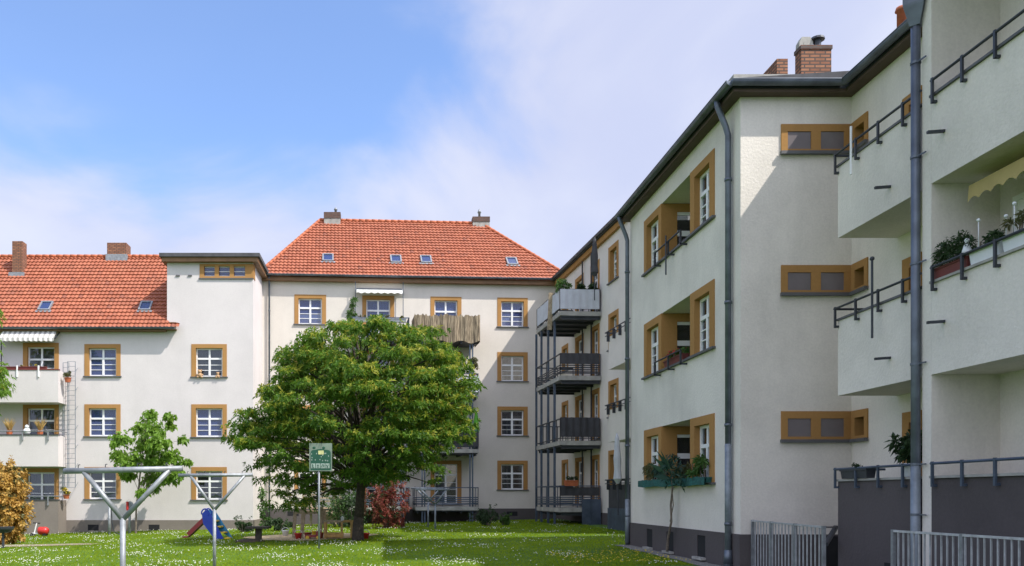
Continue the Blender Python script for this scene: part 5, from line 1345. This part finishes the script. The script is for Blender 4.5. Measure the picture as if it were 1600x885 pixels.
def mth(op, a, b=None, clamp=False):
    m = nt.nodes.new('ShaderNodeMath'); m.operation = op; m.use_clamp = clamp
    for i, v in enumerate((a, b)):
        if v is None: continue
        if isinstance(v, (int, float)): m.inputs[i].default_value = v
        else: nt.links.new(v, m.inputs[i])
    return m.outputs[0]
def sstep(v, a, b):
    m = nt.nodes.new('ShaderNodeMapRange'); m.interpolation_type = 'SMOOTHSTEP'; nt.links.new(v, m.inputs[0]); m.inputs[1].default_value = a; m.inputs[2].default_value = b; return m.outputs[0]
# a cloud veil thickens to the right and towards the horizon and leaves a blue gap at the upper left
nz_ = mth('MULTIPLY', mth('SUBTRACT', n1.outputs['Fac'], .5), .62)
m1 = sstep(mth('ADD', sp.outputs[0], nz_), -.06, .15)
m2 = sstep(mth('SUBTRACT', mth('MULTIPLY', nz_, .6), sp.outputs[2]), -.41, -.28)
fill_veil = sstep(sp.outputs[1], .35, -.1)  # unseen cloud added behind the viewpoint to lift the shaded walls
cl_ = mth('SUBTRACT', 1.0, mth('MULTIPLY', mth('MULTIPLY', mth('SUBTRACT', 1.0, m1), mth('SUBTRACT', 1.0, m2)), mth('SUBTRACT', 1.0, fill_veil)))
cl_ = mth('ADD', mth('MULTIPLY', cl_, .80), .12)
tint = nt.nodes.new('ShaderNodeMix'); tint.data_type = 'RGBA'; tint.blend_type = 'MULTIPLY'; tint.inputs[0].default_value = 1; nt.links.new(sky.outputs[0], tint.inputs[6]); tint.inputs[7].default_value = (1.15, 1.35, 1.62, 1)
wisp = nt.nodes.new('ShaderNodeMix'); wisp.data_type = 'RGBA'; nt.links.new(sstep(n1.outputs['Fac'], .35, .7), wisp.inputs[0]); wisp.inputs[6].default_value = (3.75, 4.0, 5.25, 1); wisp.inputs[7].default_value = (4.7, 4.85, 5.65, 1)
mx = nt.nodes.new('ShaderNodeMix'); mx.data_type = 'RGBA'; nt.links.new(cl_, mx.inputs[0]); nt.links.new(tint.outputs[2], mx.inputs[6])
# veil brightened round the sun and behind the viewpoint, added fill for shaded walls
sd = nt.nodes.new('ShaderNodeVectorMath'); sd.operation = 'DOT_PRODUCT'; nt.links.new(tc.outputs['Generated'], sd.inputs[0]); sd.inputs[1].default_value = tuple(-dl)
fill_glow = mth('ADD', mth('ADD', 1.0, mth('MULTIPLY', sstep(sd.outputs['Value'], .45, 1.0), 1.3)), mth('MULTIPLY', sstep(sp.outputs[1],   .25, -.3), .35))
gm = nt.nodes.new('ShaderNodeMix'); gm.data_type = 'RGBA'; gm.blend_type = 'MULTIPLY'; gm.inputs[0].default_value = 1; nt.links.new(wisp.outputs[2], gm.inputs[6]); nt.links.new(fill_glow, gm.inputs[7])
nt.links.new(gm.outputs[2], mx.inputs[7])
nt.links.new(mx.outputs[2], bg.inputs[0]); bg.inputs[1].default_value = .13
ld = bpy.data.lights.new('sun', 'SUN'); ld.energy = 4.2; ld.angle = math.radians(.53); ld.color = (1, .95, .87)
lo = bpy.data.objects.new('sun', ld); COL.objects.link(lo); lo.rotation_euler = dl.to_track_quat('-Z', 'Y').to_euler(); lo.location = (10, -10, 30)
cam = bpy.data.cameras.new('camera'); co = bpy.data.objects.new('camera', cam); COL.objects.link(co)
co.location = (0, 0, EYE); co.rotation_euler = (PI/2, 0, 0); cam.sensor_width = 36; cam.lens = F_PX/1600*36
cam.shift_x = (800-CX)/1600; cam.shift_y = (CY-442.5)/1600; cam.clip_end = 5000; cam.clip_start = .05
S.camera = co
S.render.engine = 'CYCLES'; S.cycles.use_denoising = True; S.cycles.max_bounces = 8; S.cycles.transparent_max_bounces = 12
S.view_settings.view_transform = 'Standard'; S.view_settings.look = 'None'; S.view_settings.exposure = 0.45; S.view_settings.gamma = 1; S.view_settings.use_curve_mapping = False
